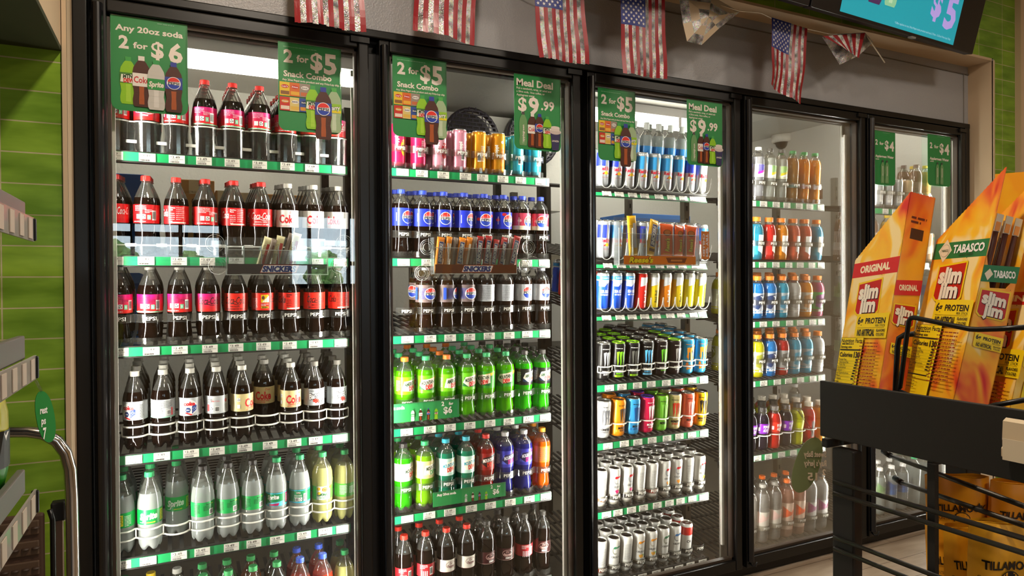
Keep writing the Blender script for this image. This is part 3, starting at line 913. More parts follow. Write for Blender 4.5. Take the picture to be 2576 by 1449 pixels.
def a_pepper_b():
    A = Art(); A.barcode(.020, -.004, .014, .030, seed=5); A.lines(-.010, .018, .03, 3, .005, .002, W, 3)
    for k in range(4): A.lines(-.018+k*.007, -.004, .004, 6, .004, .0026, W, 10+k)
    return A
def a_poppi(fruit, dots, txt=True):
    def go():
        A = Art()
        if txt: A.text('poppi', -.012, .01, .012, W, .05, rot=math.pi/2, w=.042).ell(.013, .042, .006, .006, W, 14)
        if fruit:
            A.ell(.018, -.008, .013, .036 if dots == '#d8201e' and False else .030, fruit, 18)
            for k in range(6): A.ell(.012+.011*(k % 2), .012-.014*(k//2), .0024, .003, dots, 8)
            A.lines(.016, -.050, .024, 2, .004, .002, dots, 3)
        else: A.barcode(-.002, -.022, .012, .032, seed=4).lines(.014, .02, .018, 12, .005, .0016, W, 8)
        return A
    return go
def a_rb(top, bot='#d6d8dc', bull=True):
    def go():
        A = Art(); A.poly([(-.045, .008), (-.002, .008), (-.002, .062), (-.045, .062)], top).poly([(.020, .004), (.080, .0), (.080, .062), (.004, .062)], top)
        A.text('Red Bull', .002, -.002, .014, '#d81f36', .04, w=.052)
        A.ell(.004, -.020, .009, .007, '#f2c02a', 14).poly([(-.014, -.024), (-.002, -.016), (-.006, -.026)], '#d22a22').poly([(.022, -.024), (.010, -.016), (.014, -.026)], '#d22a22')
        A.text('ENERGY DRINK', .002, -.038, .0032, '#c02038', .0, w=.03); return A
    return go
def a_rbtall(c, white=True):
    def go():
        A = Art(); A.rect(0, -.010, .12, .120, c); A.poly([(-.02, .020), (.014, .030), (.026, .048), (.026, .060), (-.02, .060)], '#e4e6ea').poly([(.004, .042), (.012, .030), (.020, .040), (.014, .034)], c)
        A.text('Red Bull', .006, -.022, .012, '#ffffff' if white else '#5a5a30', .03, w=.052, rot=math.pi/2); return A
    return go
def a_rbsea():
    A = Art(); A.rect(0, -.012, .15, .114, '#1f52d2').rect(0, .058, .15, .014, '#2a9ae0').text('SUGARFREE', 0, .058, .005, W, .03, w=.04)
    A.poly([(-.030, .024), (-.006, .022), (.006, .034), (.020, .040), (.026, .050), (-.030, .050)], '#dfe4ee').poly([(.0, .038), (.012, .026), (.018, .036), (.010, .034)], '#26408c').text('SEA BLUE', 0, .002, .012, W, .03, w=.044).text('ON THE ROCKS', 0, -.012, .006, W, .03, w=.04); return A
def a_claw(c, txt='#f0eee6', band=None, name='MONSTER', x=0.0):
    def go():
        A = Art()
        for k, (a, l) in enumerate(((-.013, .060), (0, .070), (.013, .060))):
            A.poly([(x+a-.006, .040), (x+a+.006, .044), (x+a+.003, .018), (x+a+.0045, .0), (x+a+.0005, .040-l), (x+a-.002, .006), (x+a-.004, .020)], c)
        A.text(name, x, -.040, .009, txt, .05, w=.044).text('ENERGY', x, -.051, .005, c, .04, w=.032)
        A.lines(x, .056, .05, 1, .004, .0024, txt, 5)
        if band: A.rect(x, -.062, .044, .008, band).text('ZERO SUGAR', x, -.062, .004, K, .03, w=.03)
        return A
    return go
def a_swirl(c, claw, txt, seed):
    def go():
        A = Art(); rg = random.Random(seed)
        for k in range(14):
            x = rg.uniform(-.03, .03); y = rg.uniform(-.055, .05)
            A.ell(x, y, rg.uniform(.002, .006), rg.uniform(.004, .010), c, 8)
        A.items += a_claw(claw, txt)().items
        return A
    return go
def a_cels(c1, c2, fruit, band='#26282c', text=True):
    def go():
        A = Art()
        if text:
            n = 16
            out = [(-.004+.012*math.cos(math.radians(55+k*250/n)), .030+.017*math.sin(math.radians(55+k*250/n))) for k in range(n+1)]
            inn = [(-.004+.008*math.cos(math.radians(55+k*250/n)), .030+.012*math.sin(math.radians(55+k*250/n))) for k in range(n+1)]
            for k in range(n): A.poly([out[k], out[k+1], inn[k+1], inn[k]], c1 if k < 5 else c2)
            A.poly([(-.012, .040), (.014, .050), (.018, .044), (-.008, .036)], c1)
            A.text('CELSIUS', -.002, .002, .007, '#3a3a3c', .02, w=.034)
            if fruit:
                for x, y in ((-.004, -.016), (.004, -.014), (.0, -.022), (.007, -.020)): A.ell(x, y, .0045, .0045, fruit, 10)
                A.poly([(.006, -.012), (.016, -.010), (.012, -.018)], '#5aa43a')
        else:
            A.lines(.0, .045, .03, 14, .005, .0016, '#6a6a6c', 4)
        A.rect(0, -.046, .12, .014, band).text('ENERGY', -.002, -.046, .005, W, .02, w=.026)
        return A
    return go
def a_gat(c, bolt='#e8641e', x=0.0, slim=False):
    def go():
        A = Art(); A.poly([(x-.012, .044), (x+.020, .044), (x+.020, -.05), (x-.012, -.03)], '#ece8e2')
        A.text('G', x+.004, .020, .020, '#1a1815', .05, .1, w=.017).poly([(x+.002, .016), (x+.010, .024), (x+.006, .018), (x+.012, .018), (x+.002, .010), (x+.006, .016)], bolt)
        A.text('zero', x+.004, -.002, .009, '#4a4844', .03, w=.020).lines(x+.004, -.014, .02, 4, .006, .002, '#8a8680', 3)
        A.poly([(x-.045, .01), (x-.012, -.01), (x-.012, -.05), (x-.045, -.05)], c); return A
    return go
def a_gsil(c, x=0.0, logo=True):
    def go():
        A = Art(); A.poly([(x-.028, .030), (x+.026, .046), (x+.026, .004), (x-.006, -.030), (x-.028, -.022)], c)
        if logo: A.ell(x+.004, .016, .017, .018, '#f2f0ec', 18).text('G', x+.004, .016, .020, c, .07, .05, w=.018).poly([(x+.0, .012), (x+.010, .022), (x+.006, .016), (x+.012, .016), (x, .004), (x+.004, .012)], '#e8641e')
        else: A.lines(x, .030, .036, 12, .006, .002, '#6a6864', 4).barcode(x+.004, -.034, .016, .022)
        A.lines(x, -.040, .03, 2, .006, .004, W, 3); return A
    return go
def a_power(c):
    def go():
        A = Art(); A.text('POWER', .004, .010, .013, W, .03, w=.036).text('ADE', -.002, -.008, .013, W, .03, w=.026).rect(-.034, -.002, .010, .018, '#f0e0e4'); return A
    return go
def a_vit(c):
    def go():
        A = Art(); A.rect(.002, 0, .018, .08, K).text('vitamin', .002, 0, .008, c, .03, rot=math.pi/2, w=.05); return A
    return go
def a_armor(c, t, fg):
    def go():
        A = Art(); A.poly([(-.04, .05), (.0, .02), (.04, .05), (.04, .02), (-.04, -.01)], c)
        if t: A.text(t, .018, -.03, .010, fg, .03, rot=math.pi/2, w=.075)
        return A
    return go
def a_water(c, c2):
    def go():
        A = Art(); A.rect(-.004, .004, .050, .050, W).poly([(-.02, .029), (.021, .029), (.021, .006), (-.02, -.006)], c).poly([(-.02, -.006), (.021, .006), (.021, -.004), (-.02, -.018)], c2); return A
    return go
def a_juice(c, t):
    def go():
        A = Art(); A.rect(.0, .0, .040, .072, W); A.ell(.004, .026, .012, .009, '#d2202a' if t else c, 16)
        if t: A.text('Dole', .004, .026, .008, W, .04, w=.018)
        A.lines(0, .008, .026, 6, .007, .003, c, 5).ell(-.014, -.02, .010, .010, c, 12); return A
    return go

D = {}
def bot(key, name, look, prof, drink, cap, label=None, **kw):
    D[key] = dict(kind='b', name=name, look=look, prof=prof, drink=drink, cap=cap, label=label, cat=kw.pop('cat', 'bottle'), **kw)
def can(key, name, look, prof, base, art=None, **kw):
    D[key] = dict(kind='c', name=name, look=look, prof=prof, base=base, art=art, cat='can', **kw)
GR = '#d9157a', '#df1f1c'
GRB = ('#e02a1c', '#d4147a')
L1 = (.093, .150)
cola = 'cola_bottle'
for k, art in (('cherry_f', a_script(W, ('CHERRY',))), ('cherry_b', a_back('#f3c6d4', band='#86d0a8')), ('cherry_s', a_back('#f3c6d4', side='Cola'))):
    bot(k, cola, 'cola bottle, red cap, magenta label', 'contour', M_cola, '#d8211c', (*L1, GRB, art), fill=.178)
for k, art in (('coke_st', a_sticker), ('coke_bk', a_back(W)), ('coke_nf', a_nutri(W)), ('coke_sc', a_script(W, ('ORIGINAL TASTE', 'FIFA WORLD CUP 2026')))):
    bot(k, cola, 'cola bottle, red cap, red label', 'contour', M_cola, '#e0231c', (*L1, RED, art), fill=.172)
for k, x in (('dco', 0.0), ('dco2', -.03)):
    bot(k, 'diet_cola_bottle', 'cola bottle, silver cap, white label', 'contour', M_cola, '#cfcabf', (*L1, '#eeeae4', a_dcoke(x=x)), fill=.172)
for k, art in (('zc_b', a_back('#5a0f2a', band=None)), ('zc_r', a_back('#5a0f2a', band='#86d0a8')), ('zc_s', a_script('#2a0a10'))):
    bot(k, 'dark_cap_cola_bottle', 'cola bottle, dark cap, pink label', 'contour', M_cola, '#a39d92', (*L1, GRB, art), fill=.178)
for k, art in (('z_s', a_script('#1a0a08', ('ZERO SUGAR', 'FIFA WORLD CUP 2026'))), ('z_st', a_sticker_k), ('z_nf', a_nutri('#2a0d0a')), ):
    bot(k, 'dark_cap_cola_bottle', 'cola bottle, dark cap, orange-red label', 'contour', M_cola, '#a39d92', (*L1, '#e6291b', art), fill=.178)
for k, art in (('dc_a', a_badge), ('dc_b', a_dcback), ('dc_p', a_dcplain)):
    bot(k, 'diet_cola_bottle', 'cola bottle, silver cap, silver label', 'contour', M_cola, '#cbc6bb', (*L1, '#bfc1c2', art), fill=.178, emblem='#8d887e')
for k, x in (('cf', 0.0), ('cf2', .03)):
    bot(k, 'diet_cola_bottle', 'cola bottle, silver cap, gold label', 'contour', M_cola, '#cbc6bb', (*L1, '#dcc88e', a_dcoke(bot='CAFFEINE FREE', x=x)), fill=.178, emblem='#8d887e')
bot('barq', 'root_beer_bottle', 'root beer bottle, dark cap, silver label', 'contour', M_cola, '#6f6a62', (*L1, '#bcc0c2', a_barq), fill=.178, emblem='#35322e')
L2 = (.083, .129)
lem = 'lemon_lime_bottle'
for k, art in (('sp', a_sprite()), ('sp2', a_sprite(-.055))):
    bot(k, lem, 'clear soda bottle, green cap, green label', 'cone', M_clear, '#2fae66', (*L2, '#12a048', art), fill=.176, emblem='#157a40')
bot('sz', lem, 'clear soda bottle, dark cap, green label', 'cone', M_clear, '#241f1d', (*L2, '#1aa650', a_sback()), fill=.176, emblem='#1b1917')
bot('sc', lem, 'cloudy soda bottle, green cap, teal label', 'cone', M_cloudy, '#169a5a', (*L2, '#17884e', a_schill), fill=.185, emblem='#0c5a34')
bot('scb', lem, 'cloudy soda bottle, green cap, teal label', 'cone', M_cloudy, '#169a5a', (*L2, '#17884e', a_schill_b), fill=.185, emblem='#0c5a34')
M_lemon = drink_mat('lemonade', '#dcd98a', .12, '#e2df96', .4, .45)
for k, art in (('dl', a_dole), ('dlb', a_doleb)):
    bot(k, 'lemonade_bottle', 'lemonade bottle, green cap, green label', 'round', M_lemon, '#35a85e', (*L2, '#58a83c', art), fill=.190, emblem='#166a36')
def soda(key, look, col, cap, lab='#d8d4c8', clear=.15, art=None, name='fruit_soda_bottle', emblem=None):
    m = drink_mat('soda_'+key, col, clear, col, .45, .45)
    bot(key, name, look, 'round', m, cap, (*L2, lab, art), fill=.176, emblem=emblem)
soda('gy', 'pale soda bottle, yellow cap', '#d6d6b0', '#e6c21e', '#7aa83a', .4, emblem='#a88a12')
soda('gw', 'clear soda bottle, white cap', '#d8d8c8', '#dedad4', '#c8b060', .5, emblem='#8a8680')
soda('gg', 'green soda bottle, green cap', '#3f9a3e', '#46b065', '#e0e0d0', .2, emblem='#1c7038')
soda('go', 'orange soda bottle, green cap', '#d2702a', '#46b065', '#e0e0d0', .15, emblem='#1c7038')
soda('gd', 'dark soda bottle, green cap', '#3a2412', '#46b065', '#a02a20', .05, emblem='#1c7038')
soda('gr', 'red punch bottle, blue cap', '#d43a22', '#3a5ad0', '#d0d8e8', .1, emblem='#c8d4f0')
# second door
for k, base, look, fr, dt, tx in (('po1', '#d8265e', 'magenta soda can', '#e8c814', '#c02a6a', True), ('po2', '#d8265e', 'magenta soda can', None, None, False), ('po3', '#eb9fb2', 'pink soda can', '#cc1f2c', '#f2d0d6', True), ('po4', '#e493aa', 'pink soda can', None, None, True), ('po5', '#e69a1e', 'orange soda can', None, None, False), ('po6', '#e69a1e', 'orange soda can', '#e0842a', '#c86414', True), ('po7', '#3fb6d2', 'light blue soda can', None, None, False)):
    can(k, 'soda_can', look, 'sleek', base, a_poppi(fr, dt, tx))
L3 = (.108, .172)
for k, look, base, art in (('pe', 'cola bottle, blue cap, blue label', '#2436c8', a_pepsi()), ('pe2', 'cola bottle, blue cap, blue label', '#2436c8', a_pepsi(.022)), ('pc', 'cola bottle, blue cap, cherry label', '#1f2fb4', a_pepsi(0, '#d0202a')), ('pc2', 'cola bottle, blue cap, cherry label', '#1f2fb4', a_pepsi(.016, '#d0202a')), ('pp', 'cola bottle, blue cap, pink label', '#c8405a', a_pepsi(.012, '#e8a0a0', True)), ('pp2', 'cola bottle, blue cap, pink label', '#c8405a', a_pepsi(-.006, '#e8a0a0', True))):
    bot(k, 'blue_cap_cola_bottle', look, 'dome', M_cola, '#2c48d4', (*L3, base, art), fill=.188)
M_colaz = drink_mat('diet_cola', '#2a1a12', .10, '#6a4a34', .3)
M_silver = paint('#b9bcc2', .35, .3)
for k, art in (('pz', a_pdiet(.012)), ('pz2', a_pdiet(.040)), ('pd', a_pepsi(.010)), ('pdb', a_pback)):
    bot(k, 'diet_cola_bottle', 'diet cola bottle, silver label, round badge' if k != 'pdb' else 'diet cola bottle, silver label, small print', 'dome', M_colaz, '#b8bcc8', (*L3, '#7d6a68' if k in ('pz', 'pz2') else '#c6c8cc', art), fill=.188)
M_dew = drink_mat('green_soda', '#6fd80c', .12, '#8ae81a', .4, .5)
M_dewd = drink_mat('deep_green_soda', '#3ccc14', .12, '#50dd20', .4, .5)
for k, look, cap, base, art, em in (
 ('da', 'green soda bottle, orange cap', '#ee7a1c', '#7ed21c', a_dew('AMERICAN', '#f0f0ea', '#14401e', '#d8261c', .012, extra='#2a4fb0'), None),
 ('dm', 'green soda bottle, green cap', '#3db06a', '#6ec81e', a_dew(), None),
 ('dn', 'green soda bottle, dark green label', '#3db06a', '#3f9a2c', a_dew(x=-.02), None),
 ('dz', 'green soda bottle, black cap, black label', '#3a3632', '#22241c', a_dew('AMERICAN', '#2a3a5a', '#14401e', '#d8261c', .012, extra='#3a5ab0'), None)):
    bot(k, 'green_soda_bottle', look, 'dome', M_dew if k != 'dz' else M_dewd, cap, (*L3, base, art), fill=.192, emblem=em)
def dv(key, look, col, cap, base, art, em='#1d1d1d', clear=.12):
    bot(key, 'flavoured_soda_bottle', look, 'dome', drink_mat('soda_'+key, col, clear, col, .4, .45), cap, (*L3, base, art), fill=.190, emblem=em)
dv('v1', 'green soda bottle, black cap, silver label', '#3cc814', '#2b2826', '#b9bcbc', a_dew('MOUNTAIN', '#cdd4d4', '#173a20', '#d8261c', .02), '#8a8a86')
dv('v2', 'green soda bottle, green cap, gold label', '#8fd21a', '#2fae62', '#d8c884', a_dew('MOUNTAIN', '#e6dcae', '#2a3a1c', '#3f9a2a', .012), '#157a40')
dv('v3', 'teal soda bottle, teal cap', '#1c8f6a', '#2ea9bc', '#bfe0d2', a_dew('MOUNTAIN', '#e0f0ea', '#1a8aa0', '#d8361c', .004), '#106a78')
dv('v4', 'red soda bottle, red cap', '#a81712', '#dc2a24', '#8e1a16', a_dew('MOUNTAIN', '#a02a20', '#f0e0d8', '#e03a24', .008, '#2a0f0c', '#5ab0c0'), '#8a1410')
dv('v5', 'purple soda bottle, white cap', '#2c2f8e', '#d6d4d2', '#3a3aa8', a_dew('MOUNTAIN', '#5a6ad8', '#e8e8f0', '#c02a86', .012, '#2a1c50', '#c040b0'), '#8a8886')
dv('v6', 'orange soda bottle, orange cap', '#ee6a0a', '#f0971c', '#f0781a', a_pback, '#b86410')
for k, look, cap, base, art in (('dp', 'dark soda bottle, red cap, red label', '#dd2f1e', '#b5232c', a_pepper_b), ('dw', 'dark soda bottle, red cap, white label', '#dd2f1e', '#d9d2c6', a_pepper('#d9d2c6', '#6a1c28')), ('dk', 'dark soda bottle, black cap, black label', '#3a3733', '#3a1214', a_pepper('#3a1214', '#d8b0a8', 'ZERO')), ('dkb', 'dark soda bottle, black cap, red label', '#3a3733', '#b5232c', a_pepper_b)):
    bot(k, 'dark_soda_bottle', look, 'round', M_cola, cap, (*L2, base, art), fill=.178, emblem='#8a1410' if cap == '#dd2f1e' else '#c8c4bc')
# third door
can('rb', 'slim_energy_can', 'slim blue and silver can', 'tallslim', '#c9ccd2', a_rb('#2a3ab8'), metal=.6)
can('rbl', 'slim_energy_can', 'slim light blue and silver can', 'tallslim', '#c9ccd2', a_rb('#3a9ad8'), metal=.6)
can('rbs', 'slim_energy_can', 'slim plain silver can', 'tallslim', '#d4d4d6', a_rb('#dcdde0'), metal=.6)
for k, c, look, wt in (('t_r', '#df2a22', 'slim red can', True), ('t_y', '#e8c81a', 'slim yellow can', False), ('t_o', '#ee8a1c', 'slim orange can', True), ('t_l', '#d6c820', 'slim lime yellow can', False)):
    can(k, 'slim_energy_can', look, 'tallslim', c if k == 't_r' else '#c8c4b8', a_rbtall(c, wt), metal=.55)
can('t_b', 'slim_energy_can', 'slim deep blue can', 'tallslim', '#c8ccd4', a_rbsea, metal=.55)
for k, base, claw, lid, look, bd in (('m0', '#1c1a1a', '#d8d8d8', None, 'tall black can, silver rim', None), ('m1', '#1a1818', '#7ed321', '#8ed416', 'tall black can, lime rim, green claw', '#9ad41e'), ('m2', '#1a1818', '#5a5a54', '#8ed416', 'tall black can, lime rim, plain back', '#9ad41e'), ('m3', '#1a1818', '#5ab4e6', None, 'tall black can, silver rim, blue claw', '#7cc8ee'), ('m4', '#241616', '#6ac42a', None, 'tall black can, red shoulder, green claw', None), ('m5', '#241616', '#b8b4ae', '#8ed416', 'tall black can, lime rim, red shoulder', None)):
    can(k, 'tall_energy_can', look, 'big', base, a_claw(claw, band=bd), lid=lid, metal=.35)
can('m6', 'tall_energy_can', 'tall blue can, orange claw', 'big', '#2f9ccc', a_swirl('#e8842a', '#e8982a', '#e07a1e', 3), metal=.4)
for k, base, c, claw, lid, look in (('x0', '#c9c8c6', '#8a8a8e', '#5a5a5e', None, 'tall white can, grey claw'), ('x1', '#ee8f14', '#f2a83a', '#4a3a2a', '#f08a14', 'tall orange can, orange rim'), ('x2', '#3a9fdc', '#1f6ab8', '#1a4a8a', None, 'tall sky blue can'), ('x3', '#e01f52', '#b8184a', '#e8e0dc', '#6a3ad0', 'tall magenta can, purple rim'), ('x4', '#7cc83a', '#5aa82a', '#8ad050', '#8ad41a', 'tall green can, lime rim'), ('x5', '#d8c68a', '#c8b070', '#d83a22', None, 'tall cream can, red claw'), ('x6', '#ea6a52', '#d85a46', '#f0a896', None, 'tall coral can'), ('x7', '#e8b40f', '#c8960a', '#1c1814', '#3a3430', 'tall yellow can, black claw')):
    can(k, 'tall_energy_can', look, 'big', base, a_swirl(c, claw, K if k != 'x3' else W, len(k)), lid=lid, metal=.3)
for k, c1, c2, fr, bd, tx, look in (('c0', '#5a9a3a', '#9a9a9a', None, '#e05a1e', False, 'sleek white can, orange band'), ('c1', '#d8202a', '#9a9a9c', '#d81f6a', '#26282c', True, 'sleek white can, red crescent, berries'), ('c2', '#8a8a8c', '#9a9a9c', None, '#3a3c40', False, 'sleek white can, grey print'), ('c3', '#d8202a', '#9a9a9c', None, '#e0401e', False, 'sleek white can, red band'), ('c4', '#d8202a', '#9a9a9c', '#e8942a', '#26282c', True, 'sleek white can, red crescent, orange slice'), ('c5', '#3a7a5a', '#8a8a7c', None, '#5a5248', True, 'sleek white can, green crescent'), ('c6', '#e0902a', '#a8a090', '#e8a83a', '#6a5a3a', True, 'sleek white can, amber crescent'), ('c7', '#2a6aa8', '#8a8a8c', None, '#6a6a6a', True, 'sleek white can, blue crescent')):
    can(k, 'sleek_white_can', look, 'sleek', '#d9d6d0', a_cels(c1, c2, fr, bd, tx), lid='#d9d5cd', lidin='#2a211c', tab='#3a302a', metal=.15)
can('c8', 'sleek_white_can', 'sleek white can, red shoulder', 'sleek', '#d9d6d0', lambda: Art().rect(0, .046, .17, .036, '#d3241c').text('C4', .0, .0, .012, K, .03).rect(0, -.046, .12, .02, '#3a3c3e'), lid='#d9d5cd', lidin='#5a2a20', metal=.15)
# fourth and fifth doors
def gat(key, look, col, lab, art, prof='sport', fill=.168, cap='#f0801a', lz=(.026, .122)):
    bot(key, 'sports_drink_bottle', look, prof, drink_mat('drink_'+key, col, .08, col, .45, .45), cap, (*lz, lab, art), fill=fill, sleeve=True, capr=.0200, caph=.021, feet=False)
for k, col, nm in (('g_r', '#e02a24', 'red'), ('g_o', '#f09414', 'amber'), ('g_p', '#d85a3a', 'coral'), ('g_b', '#2a98b8', 'blue')):
    gat(k, '%s sports drink bottle, orange cap' % nm, col, drink_mat('sleeve_'+k, col, 0), a_gat(col))
for k, col, lab, sl, lg, nm in (('h_b', '#1684d6', '#aab2c0', '#20345e', True, 'blue'), ('h_t', '#1aa4c8', '#a8b4bc', '#3a7a96', False, 'turquoise'), ('h_w', '#d8d6d2', '#b8b6b2', '#8a8884', True, 'white'), ('h_o', '#f09a16', '#cfc6b8', '#b8875a', True, 'amber'), ('h_v', '#b04a72', '#3f9a48', '#6a2a6a', False, 'purple'), ('h_r', '#c81a1a', '#a8a6a4', '#5a5856', False, 'red'), ('h_c', '#1aacd0', '#a8b6bc', '#2a8aa8', True, 'cyan'), ('h_y', '#d8d21a', '#c0be9a', '#8a8a2a', True, 'yellow')):
    gat(k, '%s sports drink bottle, silver sleeve' % nm, col, paint(lab, .3, .3), a_gsil(sl, 0, lg))
for k, col, lab, cap, art, nm in (('p_r', '#e02a20', '#e0301e', '#5a5450', a_power(0), 'red'), ('p_v', '#241a2c', '#7a1aa8', '#2a2624', a_power(0), 'dark purple'), ('p_y', '#dfe016', '#dfe414', '#2a2a26', a_back('#3a3a10', False), 'bright yellow')):
    gat(k, '%s sports drink bottle, wide cap' % nm, col, lab, art, cap=cap, lz=(.080, .128))
gat('w_r', 'red vitamin water bottle, white cap', '#d01f1c', '#d62a22', a_vit('#e03a2a'), cap='#e4d9c6', lz=(.03, .115))
gat('w_o', 'orange vitamin water bottle, white cap', '#eea010', '#e89a14', a_vit('#f0a81e'), cap='#e4d9c6', lz=(.03, .115))
def flav(key, look, col, cap, lab, art, prof='tall', clear=.5, lz=(.105, .165), fill=.2, name='flavoured_water_bottle', **kw):
    bot(key, name, look, prof, drink_mat('drink_'+key, col, clear, col, .5, .5), cap, (*lz, lab, art) if lab else None, fill=fill, feet=False, **kw)
flav('f_p', 'flavoured water bottle, purple label', '#e4e4ea', '#e6e6e4', '#e8e6ee', a_water('#3a2ac0', '#d81fc0'))
flav('f_y', 'flavoured water bottle, yellow label', '#e2e4dc', '#4a4640', '#e2e0d8', a_water('#7aba4a', '#e8d41e'))
flav('f_g', 'flavoured water bottle, lime label', '#e2e4dc', '#4a4640', '#d4d8b8', a_water('#8ac04a', '#e8d41e'))
flav('j_t', 'apple juice bottle, green cap', '#b8803a', '#2f9a4e', '#2f8f86', a_back(W, False), 'tall', .1, (.02, .125), .21, 'juice_bottle')
flav('j_o', 'orange juice bottle, green cap, print label', '#f09a1a', '#2f9a4e', '#e0642a', a_back(W, False), 'tall', .05, (.02, .125), .21, 'juice_bottle')
flav('j_d', 'orange juice bottle, green cap, fruit label', '#f0a418', '#2f9a4e', '#e88a28', a_juice('#e06a2a', True), 'tall', .05, (.02, .125), .21, 'juice_bottle')
flav('b_c', 'tall clear water bottle, orange cap', '#d2ccc6', '#f0701a', None, None, 'straight', .6, fill=.235)
flav('b_g', 'tall clear water bottle, grey cap', '#d2ccc6', '#8a8680', '#c8c0b4', a_armor('#d8b0a8', None, W), 'straight', .6, (.06, .15), .235)
flav('b_o', 'tall water bottle, orange cap, orange stripe', '#e0a890', '#f0701a', '#d8b8a4', a_armor('#e8581e', 'MANDLADE', '#e8521a'), 'straight', .4, (.04, .17), .235)
flav('b_k', 'tall water bottle, dark cap, purple label', '#c8c4c0', '#2a2826', '#b8b4b0', a_armor('#8a3a6a', None, '#a8c83a'), 'straight', .5, (.06, .15), .235)
flav('q_w', 'plain water bottle, white cap', '#cdd2d2', '#e6e4e2', '#3a5a8a', a_armor('#26406e', 'AQUA', W), 'tall', .6, (.095, .15), .2, 'water_bottle')
flav('q_s', 'spring water bottle, white cap', '#cdd4d0', '#e8e2de', '#8a9a7a', a_armor('#5a7a4a', None, W), 'tall', .6, (.095, .15), .2, 'water_bottle')
flav('q_g', 'tall water bottle, green cap', '#d2d6d4', '#2fae72', None, None, 'straight', .6, fill=.235, name='water_bottle')
flav('s_c', 'water bottle with a clear sports cap', '#d6dada', '#c8c8c4', '#3a8ad0', a_armor('#2a6ab8', None, W), 'straight', .5, (.06, .19), .238, 'sports_cap_water_bottle', capr=.0150, caph=.032)
flav('k_b', 'iced coffee bottle, brown cap', '#8a6a52', '#6a5248', '#d8c8b8', a_back('#6a4a3a', False), 'tall', .0, (.03, .15), .21, 'iced_coffee_bottle')
flav('k_y', 'iced coffee bottle, yellow cap', '#d8b04a', '#e8c22a', '#e0c070', a_back('#7a5a1a', False), 'tall', .0, (.03, .15), .21, 'iced_coffee_bottle')
can('k_c', 'coffee_can', 'tall tan coffee can', 'big', '#c9a884', lambda: Art().poly([(-.03, .0), (.02, .02), (.03, -.02), (-.03, -.04)], '#e8d8c4').ell(.012, .05, .008, .008, '#2a7a4a'), metal=.3)
can('k_s', 'coffee_can', 'short silver coffee can', 'sleek', '#b9b8ba', lambda: Art().rect(0, -.02, .03, .06, '#e8e4de').lines(0, 0, .024, 6, .007, .002, '#3a3a3a', 3), metal=.5)

# ------------------------------------------------------------------ putting one drink on a shelf
proto = {}
SLOPES = [.105, .105, .18, .12, .105]    # the shelves fall towards the front
LEANS = [.065, .065, .12, .075, .065]
def place(key, x, y, z, rot, label, group, sc=1.0, lean=.065):
    d = D[key]
    if key not in proto:
        body, parts = bottle_meshes(d) if d['kind'] == 'b' else can_meshes(d)
        r = bpy.data.objects.new(d['name'], body); COL.objects.link(r)
        kids = []
        for nm, me in parts:
            c = bpy.data.objects.new(nm, me); COL.objects.link(c); c.parent = r; kids.append(c)
        proto[key] = (r, kids)
    else:
        r0, k0 = proto[key]
        r = r0.copy(); COL.objects.link(r)
        for c0 in k0:
            c = c0.copy(); COL.objects.link(c); c.parent = r
    r.location = (x, y, z); r.rotation_euler = (Matrix.Rotation(lean, 3, 'X') @ Matrix.Rotation(rot, 3, 'Z')).to_euler(); r.scale = (sc, sc, .98)
    r['label'] = label; r['category'] = d['cat']; r['group'] = group
    return r
# ------------------------------------------------------------------ shelves
ORD = ['first', 'second', 'third', 'fourth', 'fifth', 'sixth', 'seventh', 'eighth', 'ninth', 'tenth', 'eleventh']
M_rail = paint('#1d9a58', .3, coat=.5); M_lip = paint('#1b1815', .4); M_deck = paint('#2a2622', .5)
M_retain = clear_mat('white_retainer', '#e8e6e0', .06, .2, .72, '#f0ede4', .4)
SHX = [(-.213, .517), (.612, 1.296), (1.432, 2.088), (2.150, 2.825), (2.965, 3.63)]
SHY0, SHY1 = .118, .70
_tags = {}
M_cup = clear_mat('cup_edge', '#f2f1ee', .08, .1, .35, '#f4f2ee', .5)
def tag_mesh(price):
    if price in _tags: return _tags[price]
    mb = MB(); w, h = .044, .0245
    mb.box((0, .0006, 0), (w, .0012, h), paint('#e9e4da', .45))
    A = Art(); A.text('$', -.0155, .0072, .0044, K, .0, w=.0026).text(price, -.0125, .0056, .0074, K, .0, al='l', w=.0205)
    A.lines(-.001, -.0005, .036, 2, .003, .0011, '#6a6660', int(price.replace('.', ''))).bars(-.006, -.0085, .024, .0048, '#2a2826', 4)
    A.emit(mb, front_map(0, 0, 0), eps=.0001)
    _tags[price] = mb.mesh('price_tag'); return _tags[price]

def arcs(xs, yc, r, pad=.0035, n=9, a=62):
    """the scalloped line that runs round the fronts of a row of bottles"""
    out = []
    for x in xs:
        for k in range(n):
            t = math.radians(-a+2*a*k/(n-1))
            out.append((x+(r+pad)*math.sin(t), yc-(r+pad)*math.cos(t)))
    return out
def band(mb, line, z0, z1, m, t=.0016):
    n = len(line)
    vs = [(x, y, z0) for x, y in line]+[(x, y, z1) for x, y in line]+[(x, y+t, z0) for x, y in line]+[(x, y+t, z1) for x, y in line]
    fs = []
    for i in range(n-1):
        fs += [(i, i+1, n+i+1, n+i), (2*n+i+1, 2*n+i, 3*n+i, 3*n+i+1), (n+i, n+i+1, 3*n+i+1, 3*n+i), (i+1, i, 2*n+i, 2*n+i+1)]
    return mb.add(vs, fs, m, smooth=False)

